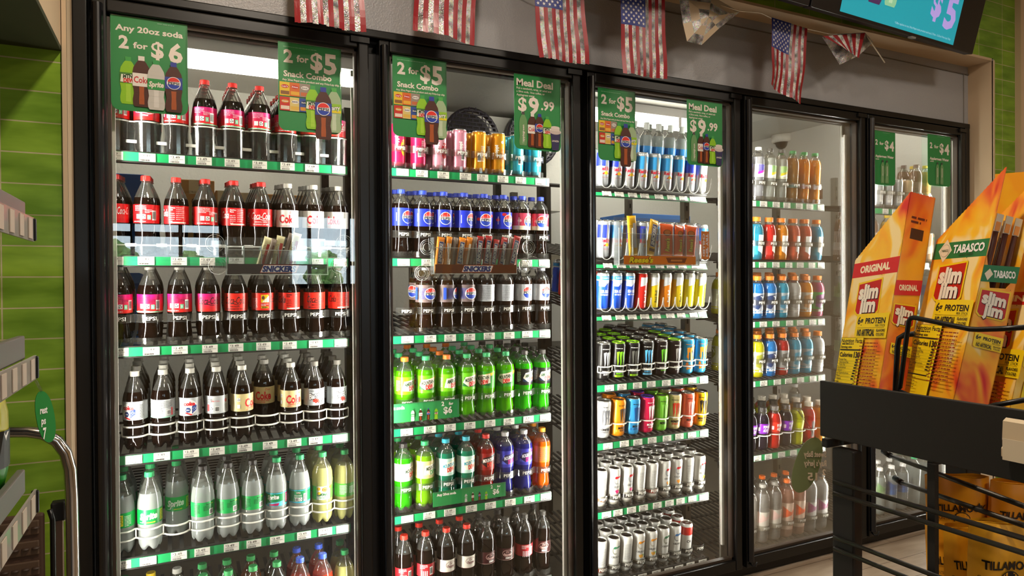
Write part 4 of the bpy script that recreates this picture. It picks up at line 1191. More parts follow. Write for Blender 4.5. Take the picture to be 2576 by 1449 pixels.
def shelf(di, si, name, z, price, xs, r, stop, tilt=0.0, ntags=None, tags=True, rail_mat=None):
    x0, x1 = SHX[di]; xc = (x0+x1)/2; Wd = x1-x0; SLOPE, LEAN = SLOPES[di], LEANS[di]
    s = empty('cooler_shelf', (xc, SHY0, z), 'black %s shelf behind the %s cooler door with $%s price tags' % (name, DNAME[di], price), 'shelf', 'cooler shelves')
    o = Vector((xc, SHY0, z))
    d = SHY1-SHY0
    mb = MB(); dz = SLOPE*d
    for k in range(22):          # wire deck
        x = -Wd/2+Wd*(k+.5)/22
        mb.box((x, d/2, dz/2-.004), (.012, d, .004), M_deck, Matrix.Rotation(math.atan(SLOPE), 4, 'X'))
    for k in range(5):
        y = d*(k+.2)/5; mb.box((0, y, SLOPE*y-.010), (Wd, .014, .006), M_deck)
    mb.build('wire_deck', s)
    mb = MB(); mb.box((0, .005, -.0035), (Wd, .012, .006), M_lip, bev=.0015); mb.box((0, .003, -.0335), (Wd, .014, .005), M_lip, bev=.0015); mb.box((0, .008, -.018), (Wd, .004, .030), M_lip)
    mb.build('front_lip', s)
    M = Matrix.Rotation(tilt, 4, 'X')
    rail = MB().box((0, 0, 0), (Wd, .003, .0265), rail_mat or M_rail).build('price_rail', s, (0, -.0005-.02*math.sin(tilt), -.0178))
    rail.rotation_euler = (tilt, 0, 0)
    if tilt: rail.scale = (1, 1, 1.3); rail.location.z = -.0200
    me = tag_mesh(price)
    n = ntags or len(xs)
    for k in range(n if tags else 0):
        if ntags: x = x0+Wd*(k+.5)/n
        else: x = xs[k]+random.uniform(-.006, .006)
        x = max(min(x, x1-.026), x0+.024)
        t = bpy.data.objects.new('price_tag', me); COL.objects.link(t); t.parent = rail
        t.location = (x-xc, -.0035, random.uniform(-.0005, .001))
    # what keeps the row from sliding out
    if stop and xs:
        yc = YC(r)-SHY0; L = [(x-xc, 0) for x in xs]; X = [x-xc for x in xs]
        line = arcs(X, yc, r)
        mb = MB()
        if 'base' in stop: band(mb, line, .0, .020, M_clearband)
        if 'ring' in stop:
            zz = stop['ring']; band(mb, line, zz, zz+.022, M_clearband)
            band(mb, line, zz-.0012, zz, M_acryl); band(mb, line, zz+.022, zz+.0232, M_acryl)
            for x in X:              # raised lettering on the ring
                A = Art(); A.text('PEPSI', 0, 0, .011, M_emb, .02, w=.034)
                A.emit(mb, lambda u, v, dd, x=x: (x+(r+.0042+dd)*math.sin(u/r), yc-(r+.0042+dd)*math.cos(u/r), zz+.011+v), .006)
        if 'panel' in stop:
            band(mb, line, .0, stop['panel'], M_clearband); band(mb, line, stop['panel'], stop['panel']+.004, M_retain)
            for a, b in zip(X, X[1:]): mb.box(((a+b)/2, yc-r*.72, .030), (.030, .004, .010), paint('#ece8e2', .4), bev=.0015)
        if 'wires' in stop:
            for zz in stop['wires']: mb.tube([(x, y, zz) for x, y in line], .0028, M_retain, 6)
            if len(stop['wires']) > 1:
                a, b = stop['wires'][0], stop['wires'][-1]
                for x in [X[0]-r]+[(p+q)/2 for p, q in zip(X, X[1:])]+[X[-1]+r]: mb.tube([(x, yc-r*.55, a), (x, yc-r*.55, b)], .0022, M_retain, 6)
        if 'cups' in stop:            # clear U-shaped fronts
            h = stop['cups']
            for x in X:
                pts = []
                for k in range(11):
                    t = math.pi*k/10; pts.append((x-(r+.001)*math.cos(t), yc-r-.005, h*(1-math.sin(t)**.6)+.002))
                mb.tube(pts, .0022, M_cup, 6)
                mb.add([(x-r, yc-r-.005, .002), (x+r, yc-r-.005, .002), *[(p[0], p[1], p[2]) for p in pts[::-1]]], [tuple(range(13))], M_clearband)
        mb.build('bottle_stop' if r > .0345 else 'can_stop', s).rotation_euler = (LEAN, 0, 0)
    return s
M_emb = paint('#e8e4da', .2)
def YC(r): return SHY0+.010+r+.004

def fill(di, si, name, z, price, px, keys, r, rows, stop, pitch=None, tilt=0.0, ntags=None, far=None, rots=None, tags=True, dy=0.0, sc=1.0, rail_mat=None):
    """px: the photo columns of the first and the last front drink; keys: one design per column (or a list from the front back)"""
    yc = YC(r)+dy; n = len(keys); SLOPE, LEAN = SLOPES[di], LEANS[di]
    xa = P(px[0], 700, yc)[0]; xb = P(px[1], 700, yc)[0]
    xs = [xa+(xb-xa)*k/(n-1) for k in range(n)]
    shelf(di, si, name, z, price, xs, r, stop, tilt, ntags, tags, rail_mat)
    g = 'drinks on the %s shelf behind the %s cooler door' % (name, DNAME[di])
    pit = pitch or 2*r+.002
    dx = abs(xs[1]-xs[0])
    for c, key in enumerate(keys):
        if key is None: continue
        col = key if isinstance(key, (list, tuple)) else [key]*(rows if isinstance(rows, int) else rows[c])
        first = True
        for k, kk in enumerate(col):
            if kk is None: continue
            if k and far: kk = far.get(kk, kk)
            y = yc+k*pit*math.cos(LEAN)
            rd = max(p[0] for p in PROF[D[kk]['prof']]) if D[kk]['kind'] == 'b' else CANS[D[kk]['prof']][0]
            s2 = min(1.0, (min(dx, pit)-.0052)/(2*rd), (r+.0015)/rd)
            rot = (rots[c] if rots and k == 0 else random.uniform(-.25, .25) if first else random.uniform(-2.5, 2.5)); first = False
            lab = '%s, %s on %s shelf, %s door, %s' % (D[kk]['look'], ORD[c], name, DNAME[di], 'front row' if k == 0 else ORD[k]+' row')
            place(kk, xs[c], y, z+SLOPE*(y-SHY0)+.0025, rot, lab, g, s2, LEAN)
RB = .0366
CL = {'ring': .072, 'base': 1}
# first door
fill(0, 0, 'top', 1.692, '3.49', (297, 845), ['cherry_s', 'cherry_f', 'cherry_s', 'cherry_b', 'cherry_b', 'cherry_b', 'cherry_s', 'cherry_f', 'cherry_f'], RB, 5, {'panel': .088})
fill(0, 1, 'second', 1.382, '3.49', (292, 850), ['coke_st', 'coke_bk', 'coke_nf', 'coke_bk', 'coke_nf', 'coke_sc', 'dco', 'dco', 'dco2'], RB, 4, {'panel': .028})
fill(0, 2, 'third', 1.112, '3.49', (300, 850), ['zc_b', 'zc_r', 'zc_b', 'zc_s', 'z_s', 'z_st', 'z_nf', 'z_s', 'z_nf'], RB, 3, {'ring': .068, 'base': 1})
fill(0, 3, 'fourth', .792, '3.49', (337, 843), ['dc_a', 'dc_b', 'dc_a', 'dc_p', 'cf2', [None, 'cf', 'cf'], 'cf', 'barq', 'barq'], .0350, 4, {'wires': (.046, .076)}, sc=.945)
fill(0, 4, 'fifth', .484, '3.49', (301, 860), ['sp2', 'sp', [None, 'sp', 'sp', 'sp'], 'sz', 'sz', 'sz', 'sc', 'scb', 'dl', 'dlb'], .0345, 3, {'wires': (.045, .073)}, pitch=.073, sc=.93)
fill(0, 5, 'bottom', .141, '3.49', (300, 858), ['gd', 'gy', 'gw', 'gg', 'gg', 'go', 'gd', 'gr', 'gr', 'dl'], .0345, 2, None, pitch=.073, sc=.92)
# second door
fill(1, 0, 'top', 1.698, '3.39', (1001, 1344), ['po1', 'po2', 'po3', 'po4', 'po5', 'po6', 'po7', 'po7'], .0345, 3, {'ring': .058, 'base': 1}, pitch=.062)
fill(1, 1, 'second', 1.384, '3.49', (1008, 1356), ['pe2', 'pe2', 'pe', 'pe2', 'pc', 'pc2', 'pp', 'pp2'], .0362, 4, {'ring': .070, 'base': 1})
fill(1, 2, 'third', 1.112, '3.49', (1014, 1358), [None, 'pz', 'pz2', 'pz', 'pdb', 'pdb', 'pd', 'pd'], .0362, 2, {'ring': .070, 'base': 1})
fill(1, 3, 'fourth', .788, '3.49', (1013, 1358), [['da', 'dm', 'dm', 'da'], ['dm', 'dm', 'dm', 'da'], ['da', 'da', 'da', 'da'], ['dm', 'dm', 'dm', 'da'], ['dn', 'dm', 'dm', 'dm'], ['dn', 'dm', 'dm', 'dz'], 'dz', 'dz'], .0362, 4, {'ring': .070, 'base': 1})
fill(1, 4, 'fifth', .482, '3.49', (1008, 1356), [['v1', 'v2', 'v2'], ['v2', 'v2', 'v2'], 'v3', 'v3', 'v4', 'v5', 'v5', 'v6'], .0362, 3, {'ring': .070, 'base': 1})
fill(1, 5, 'bottom', .155, '3.49', (1008, 1356), ['dp', 'dp', 'dw', 'dw', 'dk', 'dk', 'dkb', 'dk'], .0362, 2, {'base': 1})
# third door
fill(2, 0, 'top', 1.672, '4.10', (1514, 1760), ['rb', 'rb', 'rbs', ['rbl', 's_c'], ['rbl', 's_c'], ['rbl', 's_c', 's_c'], ['rbl', 's_c', 's_c'], ['rb', 's_c'], 'rbs'], .0300, 2, {'cups': .07}, tilt=-.35, pitch=.068)
fill(2, 1, 'second', 1.380, '5.10', (1514, 1760), ['rb', 'rbl', 'rb', 'rb', 'rbl', 'rbl', 'rb', 'rb', 'rbl'], .0300, 2, {'cups': .07}, tilt=-.35, pitch=.06)
fill(2, 2, 'third', 1.168, '5.10', (1511, 1755), [['t_b'] + ['t_r', 't_b']*3, ['t_b']*7, ['t_b']*7, ['t_r']*7, ['t_y']*7, ['t_o']*7, ['t_y']*7, ['t_l']*7, ['t_l']*7], .0300, 7, {'cups': .055}, tilt=-.35, pitch=.06)
fill(2, 3, 'fourth', .880, '4.35', (1511, 1754), ['m0', 'm1', ['m2', 'm1', 'm1', 'm1'], 'm3', 'm4', ['m5', 'm5', 'm5', 'm4'], 'm6', 'm6'], .0338, 5, {'wires': (.042, .066)}, pitch=.069)
fill(2, 4, 'fifth', .645, '4.35', (1511, 1754), ['x0', 'x1', 'x2', 'x3', 'x4', 'x5', 'x6', 'x7'], .0338, 3, {'wires': (.062,)}, pitch=.069)
fill(2, 5, 'sixth', .367, '4.09', (1503, 1750), ['c0', 'c1', 'c1', 'c2', 'c3', 'c4', 'c4', 'c2', 'c4'], .0300, 4, {'ring': .030, 'base': 1}, pitch=.061)
fill(2, 6, 'bottom', .080, '4.09', (1501, 1745), ['c3', 'c5', 'c2', 'c6', 'c6', 'c5', 'c7', 'c8', None], .0300, 3, {'ring': .030, 'base': 1}, pitch=.061, rail_mat=M_lip)
# fourth door
G = .0385
fill(3, 0, 'top', 1.664, '3.35', (1872, 2044), ['f_p', 'f_p', 'f_y', 'f_g', 'j_t', 'j_o', 'j_d'], .0345, 2, {'ring': .070, 'base': 1})
fill(3, 1, 'second', 1.384, '3.35', (1866, 2048), ['h_y', 'g_b', 'g_r', 'g_o', 'g_p', 'g_p', 'g_b'], .037, 2, {'ring': .070})
fill(3, 2, 'third', 1.110, '4.29', (1866, 2050), ['h_y', 'h_b', 'h_b', 'h_t', 'h_w', ['h_o', 'h_v'], 'h_v'], .038, 3, {'ring': .070})
fill(3, 3, 'fourth', .838, '4.29', (1866, 2050), ['h_y', 'h_y', 'h_b', 'h_r', 'h_c', 'h_c', 'h_w'], .038, 3, {'ring': .070})
fill(3, 4, 'fifth', .497, '3.35', (1880, 2054), ['p_v', 'p_v', ['p_r', 'p_y', 'p_y'], ['p_v', 'p_y', 'w_r'], ['p_y', 'w_o', 'w_o'], ['w_r', 'w_o', 'w_o'], ['w_o', 'w_o', 'q_w']], .037, 3, {'wires': (.075,)})
fill(3, 5, 'bottom', .066, '3.49', (1876, 2056), ['b_c', 'b_g', ['b_g', 'b_c', 'b_c'], ['b_o', 'b_c'], 'b_o', 'b_k', 'b_k'], .0380, 2, {'ring': .065}, tags=False, rail_mat=M_lip)
# fifth door
fill(4, 0, 'top', 1.664, '3.49', (2205, 2322), ['k_s', 'k_s', 'k_s', 'k_c', 'k_b', 'k_y'], .0345, 2, {'ring': .070, 'base': 1})
fill(4, 1, 'second', 1.384, '3.49', (2112, 2330), ['k_b', 'k_b', 'k_b', 'k_y', 'k_b', 'k_c', 'k_c', 'k_c'][:7], .0345, 1, {'base': 1})
fill(4, 2, 'third', 1.110, '3.49', (2112, 2330), ['q_s', 'q_w', 'q_w', 'q_s', 'q_s', 'q_w', 'q_w'], .0345, 1, {'base': 1})
fill(4, 3, 'fourth', .838, '3.49', (2112, 2330), ['q_s', 'q_s', 'q_w', 'q_w', 'q_w', 'q_s', 'q_s'], .0385, 1, {'base': 1})
fill(4, 4, 'bottom', .066, '3.49', (2205, 2318), ['q_s', ['q_w', 'q_w'], 'q_w', 'q_g', 'q_g'], .0385, 2, None, tags=False, rail_mat=M_lip)
# uprights that carry the shelves
for i, (x, w) in enumerate([(-.245, 'beside the tiled wall'), (.560, 'between the first and the second door'), (1.362, 'between the second and the third door'), (2.118, 'between the third and the fourth door'), (2.885, 'between the fourth and the fifth door'), (3.675, 'past the fifth door')]):
    for k, y in enumerate((.47 if i == 4 else .30, .74)):
        mb = MB(); mb.box((0, 0, .95), (.030, .03, 1.90), M_darksteel if i < 3 else M_steel)
        if k == 0 and i == 4: mb.box((.020, -.14, 1.70), (.24, .006, .05), M_steel, Matrix.Rotation(-1.35, 4, 'Z'))
        for q in range(30): mb.box((0, -.0152, .15+q*.058), (.008, .001, .022), M_black)
        o = mb.build('shelf_upright', loc=(x, y, .03)); tag(o, 'slotted steel shelf upright %s, %s' % (w, ('front one', 'rear one')[k]), 'post', 'shelf uprights')
# ------------------------------------------------------------------ green offer signs on the door glass
GREEN = '#2b8a48'; SW = '#efe4da'
def card(name, label, X0, X1, Zt, Zb, art, Y=.0135, rad=.022, group='green offer signs on the door glass', over=None):
    w, h = X1-X0, Zt-Zb
    t = empty(name, (X0, Y, Zt), label, 'sign', group)
    pts = [(0, 0)]
    pts += [(rad-rad*math.cos(a*math.pi/12), -h+rad-rad*math.sin(a*math.pi/12)) for a in range(7)]
    pts += [(w-rad+rad*math.sin(a*math.pi/12), -h+rad-rad*math.cos(a*math.pi/12)) for a in range(7)]
    pts += [(w, 0)]
    mb = MB(); mb.prism(pts, lambda x, y, d: (x, d, y), .0015, paint(GREEN, .35)); mb.build('card', t)
    A = Art(); A.rect(w/2, -h/2, w*.96, h*.94, GREEN); art(A, w, h)
    mb = MB(); A.emit(mb, lambda u, v, d: (u, -d, v), eps=.00012); mb.build('print', t)
    mb = MB(); mb.box((w*.985, -.0006, -h*.42), (w*.012, .0022, h*.84), M_acryl); mb.box((w*.5, -.0006, -.001), (w, .003, .002), M_acryl); mb.build('clear_sleeve', t)
    return t
COLA = '#4a1f0f'; AMB = '#a8501a'
def pepsi_pic(A, x, y, h):
    A.bottle(x, y, h, COLA, '#28379a', '#2c3a98', .46, .70, AMB); A.globe(x, y+.58*h, .115*h)
def dew_pic(A, x, y, h):
    A.bottle(x, y, h, '#8fc81c', '#3fa24a', '#3f7a28', .44, .66, '#a8d83a'); A.poly([(x-.15*h, y+.46*h), (x+.13*h, y+.44*h), (x+.15*h, y+.63*h), (x-.13*h, y+.62*h)], '#e8ecd8')
    A.text('MTN', x-.01*h, y+.585*h, .07*h, '#1c3a1c', .05, .2, w=.19*h, rot=.08).text('DEW', x+.01*h, y+.50*h, .08*h, '#d2281e', .06, .15, w=.21*h, rot=.08)
def coke_pic(A, x, y, h):
    A.bottle(x, y, h, COLA, '#e6e0d8', '#ece6de', .40, .66, AMB); A.text('Coke', x, y+.53*h, .12*h, '#c8242a', .02, w=.27*h)
def sprite_pic(A, x, y, h):
    A.bottle(x, y, h, '#c8c6c0', '#2f9a50', '#2a9448', .40, .62, '#dcdad6'); A.text('Sprite', x, y+.51*h, .10*h, SW, .04, .2, w=.27*h)
def starry_pic(A, x, y, h):
    A.bottle(x, y, h, '#9fb890', '#4aa84a', '#8fc02a', .44, .64, '#c4d4b8'); A.poly([(x-.15*h, y+.44*h), (x+.15*h, y+.44*h), (x+.15*h, y+.50*h), (x-.15*h, y+.48*h)], '#e8d21e')
    A.text('Starry', x, y+.55*h, .09*h, W, .03, .25, w=.26*h, rot=.12, ol='#1a3a1a')
def bag_pic(A, x, y, w, h, c, t, tc, c2):
    A.rect(x, y, w, h, c).rect(x, y-.28*h, w*.8, h*.26, c2).ell(x, y+.18*h, w*.36, h*.13, tc)
    A.text(t, x, y+.18*h, h*.10, W if tc != W else '#3a2a2a', .03, w=w*.56)
def art_any(A, w, h):
    A.text('Any 20oz soda', .50*w, -.125*h, .082*w, SW, .03, w=.88*w)
    A.text('2', .165*w, -.275*h, .175*w, SW, .035).text('for', .38*w, -.295*h, .085*w, SW, .03, w=.19*w).text('$', .60*w, -.32*h, .225*w, SW, .03).text('6', .84*w, -.33*h, .265*w, SW, .035)
    A.lines(.77*w, -.035*h, .34*w, 1, .01, .0025, '#7ab08a', 2)
    dew_pic(A, .22*w, -.93*h, .50*h); coke_pic(A, .39*w, -.95*h, .54*h); sprite_pic(A, .58*w, -.97*h, .535*h); pepsi_pic(A, .81*w, -.98*h, .54*h)
def art_snack(A, w, h):
    A.lines(.48*w, -.05*h, .8*w, 1, .01, .0022, '#7ab08a', 2)
    A.text('2', .155*w, -.155*h, .195*w, SW, .035).text('for', .38*w, -.17*h, .105*w, SW, .03, w=.19*w).text('$', .60*w, -.18*h, .265*w, SW, .03).text('5', .82*w, -.19*h, .31*w, SW, .035)
    A.text('Snack Combo', .46*w, -.355*h, .09*w, SW, .03, w=.76*w)
    A.text('Any 20oz Pepsi soda product and any Frito-Lay chip', .51*w, -.425*h, .032*w, SW, .02, w=.90*w)
    bw, bh = .165*w, .155*h
    for (x, y), (c, t, tc, c2) in zip([(.10, .53), (.255, .53), (.41, .53), (.10, .70), (.255, .70), (.40, .70)], [('#e8c428', "Lay's", '#c8242a', '#8a5a2a'), ('#d86a1e', 'Fritos', '#c81f24', '#e8b030'), ('#9a8a80', 'BAKED', W, '#c86a3a'), ('#c82a1c', 'Cheetos', '#d8901c', '#e8d8c8'), ('#dcc87a', 'BAKED', W, '#e0b84a'), ('#2a4a9a', 'Doritos', '#1a2a5a', '#d8902a')]):
        bag_pic(A, x*w, -y*h, bw, bh, c, t, tc, c2)
    dew_pic(A, .53*w, -.965*h, .50*h); starry_pic(A, .87*w, -.985*h, .52*h); pepsi_pic(A, .695*w, -1.075*h, .60*h)
def water_pic(A, x, y, h, t=True):
    A.bottle(x, y, h, '#6a9a62', '#4a4844', None, wide=.26, col2='#8ab082')
    if t: A.text('applegreen', x, y+.36*h, .06*h, SW, .02, rot=math.pi/2, w=.5*h)
def art_meal(A, w, h):
    A.text('Meal Deal', .44*w, -.105*h, .125*w, SW, .03, w=.78*w)
    for i, t in enumerate(('Pick a sandwich, wrap, or salad and', 'a 20oz soda, 16oz coffee, or', 'Applegreen water')): A.text(t, .05*w, -.185*h-i*.045*h, .036*w, SW, .02, al='l')
    A.text('$', .17*w, -.40*h, .24*w, SW, .03).text('9', .41*w, -.41*h, .31*w, SW, .035).text('.99', .71*w, -.385*h, .165*w, SW, .03)
    water_pic(A, .18*w, -.95*h, .45*h); coke_pic(A, .37*w, -.965*h, .45*h); pepsi_pic(A, .52*w, -.97*h, .46*h); dew_pic(A, .68*w, -.965*h, .43*h)
    A.poly([(.78*w, -.985*h), (.92*w, -.985*h), (.96*w, -.75*h), (.74*w, -.75*h)], '#33305a').ell(.85*w, -.735*h, .125*w, .035*h, '#cfc0ba').rect(.85*w, -.70*h, .19*w, .05*h, '#ddd0c8').ell(.85*w, -.675*h, .095*w, .018*h, '#e4d8d0').text('LAVAZZA', .85*w, -.86*h, .03*w, SW, .03, w=.15*w)
def art_four(A, w, h):
    A.text('2', .14*w, -.215*h, .15*w, SW, .035).text('for', .37*w, -.23*h, .085*w, SW, .03, w=.19*w).text('$', .60*w, -.25*h, .25*w, SW, .03).text('4', .83*w, -.265*h, .275*w, SW, .035)
    A.text('Applegreen Water', .50*w, -.47*h, .07*w, SW, .04, w=.84*w).rect(.17*w, -.53*h, .16*w, .012*h, SW).lines(.66*w, -.03*h, .5*w, 1, .01, .002, '#7ab08a', 3)
    for x in (.40, .58): water_pic(A, x*w, -.97*h, .43*h, False); A.rect(x*w, -.74*h, .02*w, .18*h, SW)
def sign(tl, tr, bot, art, label, Y=.0125):
    x0, z0 = P(tl[0], tl[1], Y); x1, z1 = P(tr[0], tr[1], Y); zb = P(bot[0], bot[1], Y)[1]
    return card('offer_sign', label, x0, x1, (z0+z1)/2, zb, art, Y)
sign((277, 37), (471, 61), (375, 283), art_any, 'green any 20oz soda 2 for $6 sign on the first door glass')
sign((699, 101), (858, 127), (760, 331), art_snack, 'green 2 for $5 snack combo sign on the first door glass')
sign((987, 135), (1123, 158), (1055, 347), art_snack, 'green 2 for $5 snack combo sign on the second door glass')
sign((1293, 185), (1410, 200), (1350, 378), art_meal, 'green meal deal $9.99 sign on the second door glass')
sign((1504, 219), (1598, 232), (1550, 405), art_snack, 'green 2 for $5 snack combo sign on the third door glass')
sign((1728, 248), (1817, 262), (1772, 417), art_meal, 'green meal deal $9.99 sign on the third door glass')
sign((2197, 327), (2252, 334), (2230, 466), art_four, 'green 2 for $4 water sign on the near side of the fifth door glass')
sign((2334, 337), (2391, 344), (2362, 468), art_four, 'green 2 for $4 water sign on the far side of the fifth door glass')
# two long shelf strips in the second door
def art_strip(A, w, h):
    A.text('Any 20oz soda', .05*w, -.22*h, .16*h, SW, .05, al='l', w=None).text('2', .80*w, -.20*h, .22*h, SW, .03).text('for', .90*w, -.22*h, .14*h, SW, .04).text('$6', .86*w, -.56*h, .34*h, SW, .03)
    for x, f in ((.44, sprite_pic), (.53, coke_pic), (.62, pepsi_pic), (.71, dew_pic)): f(A, x*w, -.98*h, .62*h)
for (tl, tr, bot), lab, zt in (((940, 1018), (1155, 1006), (1060, 1058)), 'green any 20oz soda strip leaning before the lime green sodas', None), (((1089, 1240), (1272, 1212), (1180, 1262)), 'green any 20oz soda strip leaning before the teal and purple sodas', None):
    Y = .104
    x0, z0 = P(tl[0], tl[1], Y); x1, z1 = P(tr[0], tr[1], Y); zb = P(bot[0], bot[1], Y)[1]
    t = card('shelf_strip', lab, x0, x1, (z0+z1)/2, zb, art_strip, Y, .001, 'green offer strips on the shelves')

# ------------------------------------------------------------------ candy trays hung inside the glass
def suction_cup(parent, x, z, r=.026):
    mb = MB(); mb.lathe([(r, 0), (r*.92, .002), (r*.6, .004), (r*.45, .010), (.2*r, .012), (.001, .012)], 24, M_clearband)
    for q in (1.0, .78, .5): mb.lathe([(r*q, .001+(1-q)*.006), (r*q*1.03, .003+(1-q)*.006), (r*q, .0045+(1-q)*.006)], 24, paint('#d8d8d4', .1))
    o = mb.build('suction_cup', parent, (x, -.020, z)); o.rotation_euler = (-math.pi/2, 0, 0); return o
def wrapper(name, w, h, d, base, art, end=.09):
    """a candy bar in its crimped wrapper, standing on end, foot at the origin"""
    mb = MB(); m = paint(base, .3); n = 10; rows = []
    for j in range(13):
        t = j/12; z = t*h
        k = min(1, min(t, 1-t)/end); k = k**.6
        rows.append([(w/2*(1.06-.08*k)*math.copysign(abs(math.cos(a))**.5, math.cos(a)), (d/2*k+.0006)*math.copysign(abs(math.sin(a))**.7, math.sin(a)), z) for a in [2*math.pi*q/n for q in range(n)]])
    vs = [p for r in rows for p in r]
    fs = [(j*n+q, j*n+(q+1) % n, (j+1)*n+(q+1) % n, (j+1)*n+q) for j in range(12) for q in range(n)] + [tuple(range(n))[::-1], tuple(12*n+q for q in range(n))]
    mb.add(vs, fs, m, True)
    for z in (.004, .008, h-.004, h-.008): mb.box((0, 0, z), (w*1.04, .0022, .0012), paint(base, .2))
    if art:
        A = Art(); art(A, w, h); A.emit(mb, lambda u, v, q: (u, -d/2-.0006-q, v), eps=.0002)
    return mb.mesh(name)
def ar_sn(bg):
    def f(A, w, h):
        A.rect(0, h*.56, w*.62, h*.62, W).rect(0, h*.56, w*.55, h*.60, '#1f2f78').text('SNICKERS', 0, h*.56, w*.36, W, .05, .2, w=h*.54, rot=math.pi/2)
        A.rect(0, h*.16, w*.7, h*.08, '#6a3a1a')
    return f
def ar_plain(c):
    def f(A, w, h): A.rect(w*.18, h*.5, w*.34, h*.62, c).lines(-w*.2, h*.75, w*.4, 14, h*.04, h*.012, '#8a7a68', 3)
    return f
def ar_reese(A, w, h):
    A.ell(0, h*.72, w*.30, h*.10, '#6a3414').ell(0, h*.735, w*.24, h*.07, '#a8602a').text("Reese's", w*.05, h*.34, w*.30, '#e8d21e', .04, .25, w=h*.42, rot=math.pi/2, ol='#4a1e0a').rect(0, h*.06, w*.5, h*.03, '#f0b020')
def tray(label, pxl, pxr, pyb, pyt, strip, cups, Y=.052, div=6):
    x0 = P(pxl, 650, Y)[0]; x1 = P(pxr, 650, Y)[0]; xm = (x0+x1)/2
    zb = P((pxl+pxr)/2, pyb, Y)[1]; zt = P((pxl+pxr)/2, pyt, Y)[1]
    t = empty('candy_tray', (xm, Y, zb), label, 'tray', 'clear candy trays hung inside the door glass')
    w = x1-x0; h = zt-zb
    mb = MB(); mb.box((0, .020, h*.55), (w, .002, h*1.1), M_acryl); mb.box((0, -.016, h*.36), (w, .002, h*.72), M_acryl); mb.box((0, .002, .001), (w, .038, .002), M_acryl)
    for s in (-1, 1): mb.box((s*w/2, .002, h*.5), (.002, .038, h), M_acryl)
    mb.build('tray_body', t)
    mb = MB()
    edge = paint('#cfd4d2', .15)
    for s in (-1, 1): mb.box((s*w/2, -.016, h*.42), (.0022, .0022, h*.84), edge)
    mb.box((0, -.016, .001), (w, .0024, .0024), edge); mb.box((0, -.016, h*.72), (w, .0022, .0016), edge)
    mb.build('tray_edges', t)
    for k in range(1, div):
        mb = MB(); mb.box((-w/2+w*k/div, .002, h*.45), (.0016, .036, h*.8), M_acryl); mb.box((-w/2+w*k/div, -.0145, h*.45), (.002, .002, h*.8), paint('#d6dada', .2)); mb.build('divider', t)
    sw, sh, base, art = strip
    mb = MB(); mb.box((0, -.0182, .004+sh/2), (w*sw, .0014, sh), paint(base, .4)); A = Art(); art(A, w*sw, sh); A.emit(mb, lambda u, v, d: (u, -.0189-d, .004+sh/2+v), eps=.00015)
    mb.build('name_strip', t)
    for px, py in cups:
        X, Z = P(px, py, .034); suction_cup(t, X-xm, Z-zb)
        ax = -1 if X < xm else 1
        mb = MB(); mb.box(((X-xm+ax*w/2)/2, -.010, Z-zb), (abs(X-xm-ax*w/2)+.02, .0016, .018), M_acryl); mb.build('arm', t)
    return t, xm, zb, w, h
def sn_strip(A, w, h):
    L = min(w*.36, h*5.2)
    A.poly([(-L/2-.1*h, -h*.40), (L/2-.05*h, -h*.40), (L/2+.28*h, h*.42), (-L/2+.25*h, h*.42)], '#c8402a').poly([(-L/2-.04*h, -h*.36), (L/2-.09*h, -h*.36), (L/2+.22*h, h*.38), (-L/2+.28*h, h*.38)], W)
    A.text('SNICKERS', .04*h, 0, h*.56, '#1f2f78', .06, .2, w=L*.95)
def re_strip(A, w, h):
    A.text("Reese's", -w*.27, .02*h, h*.62, '#ecd21c', .05, .25, w=w*.33, ol='#3a1a0a').poly([(w*.10, -h*.30), (w*.34, -h*.30), (w*.37, h*.34), (w*.07, h*.34)], '#7a3a14').ell(w*.22, h*.30, w*.15, h*.10, '#9a5222').rect(w*.22, -.02*h, w*.16, h*.22, '#c87a34')
def bars(t, specs, g, up=.006, grow=1.4):
    tr, xm, zb, w, h = t
    for i, (fx, hh, lean, kind, lab, bw) in enumerate(specs):
        base, art = kind
        o = bpy.data.objects.new('candy_bar', wrapper('candy_bar', bw*grow, hh, .014, base, art)); COL.objects.link(o)
        o.location = (xm-w/2+fx*w, .052+.002, zb+up); o.rotation_euler = (random.uniform(-.03, .0), lean, random.uniform(-.25, .25))
        tag(o, lab, 'candy bar', g)
cream = ('#d8cfa0', ar_plain('#a8302a')); org = ('#ee8a1e', ar_sn('#ee8a1e')); red = ('#a8201e', ar_sn('#a8201e')); brn = ('#8a7a6e', ar_plain('#5a3a2a')); yel = ('#eeb414', ar_sn('#eeb414')); yel2 = ('#eeb414', ar_plain('#c8c4c8')); ree = ('#ea5a10', ar_reese)
t1 = tray('clear candy tray with dark name strip inside the first door glass', 569, 822, 692, 606, (.98, .030, '#3a2f2a', sn_strip), [(541, 612), (548, 668), (866, 612), (853, 668)])
bars(t1, [(.30, .118, .30, cream, 'cream wrapped candy bar leaning first in the first tray', .017), (.36, .112, .30, brn, 'grey wrapped candy bar leaning second in the first tray', .012), (.45, .120, .22, cream, 'cream wrapped candy bar standing in the middle of the first tray', .018), (.52, .132, .30, brn, 'grey brown candy bar in the middle of the first tray', .014), (.58, .132, .28, cream, 'tall cream wrapped candy bar at the end of the first tray', .018)], 'candy bars in the first tray')
t2 = tray('clear candy tray with brown name strip inside the second door glass', 1088, 1295, 690, 600, (.98, .030, '#6a3a1c', sn_strip), [(1075, 622), (1062, 687), (1330, 622), (1321, 667)])
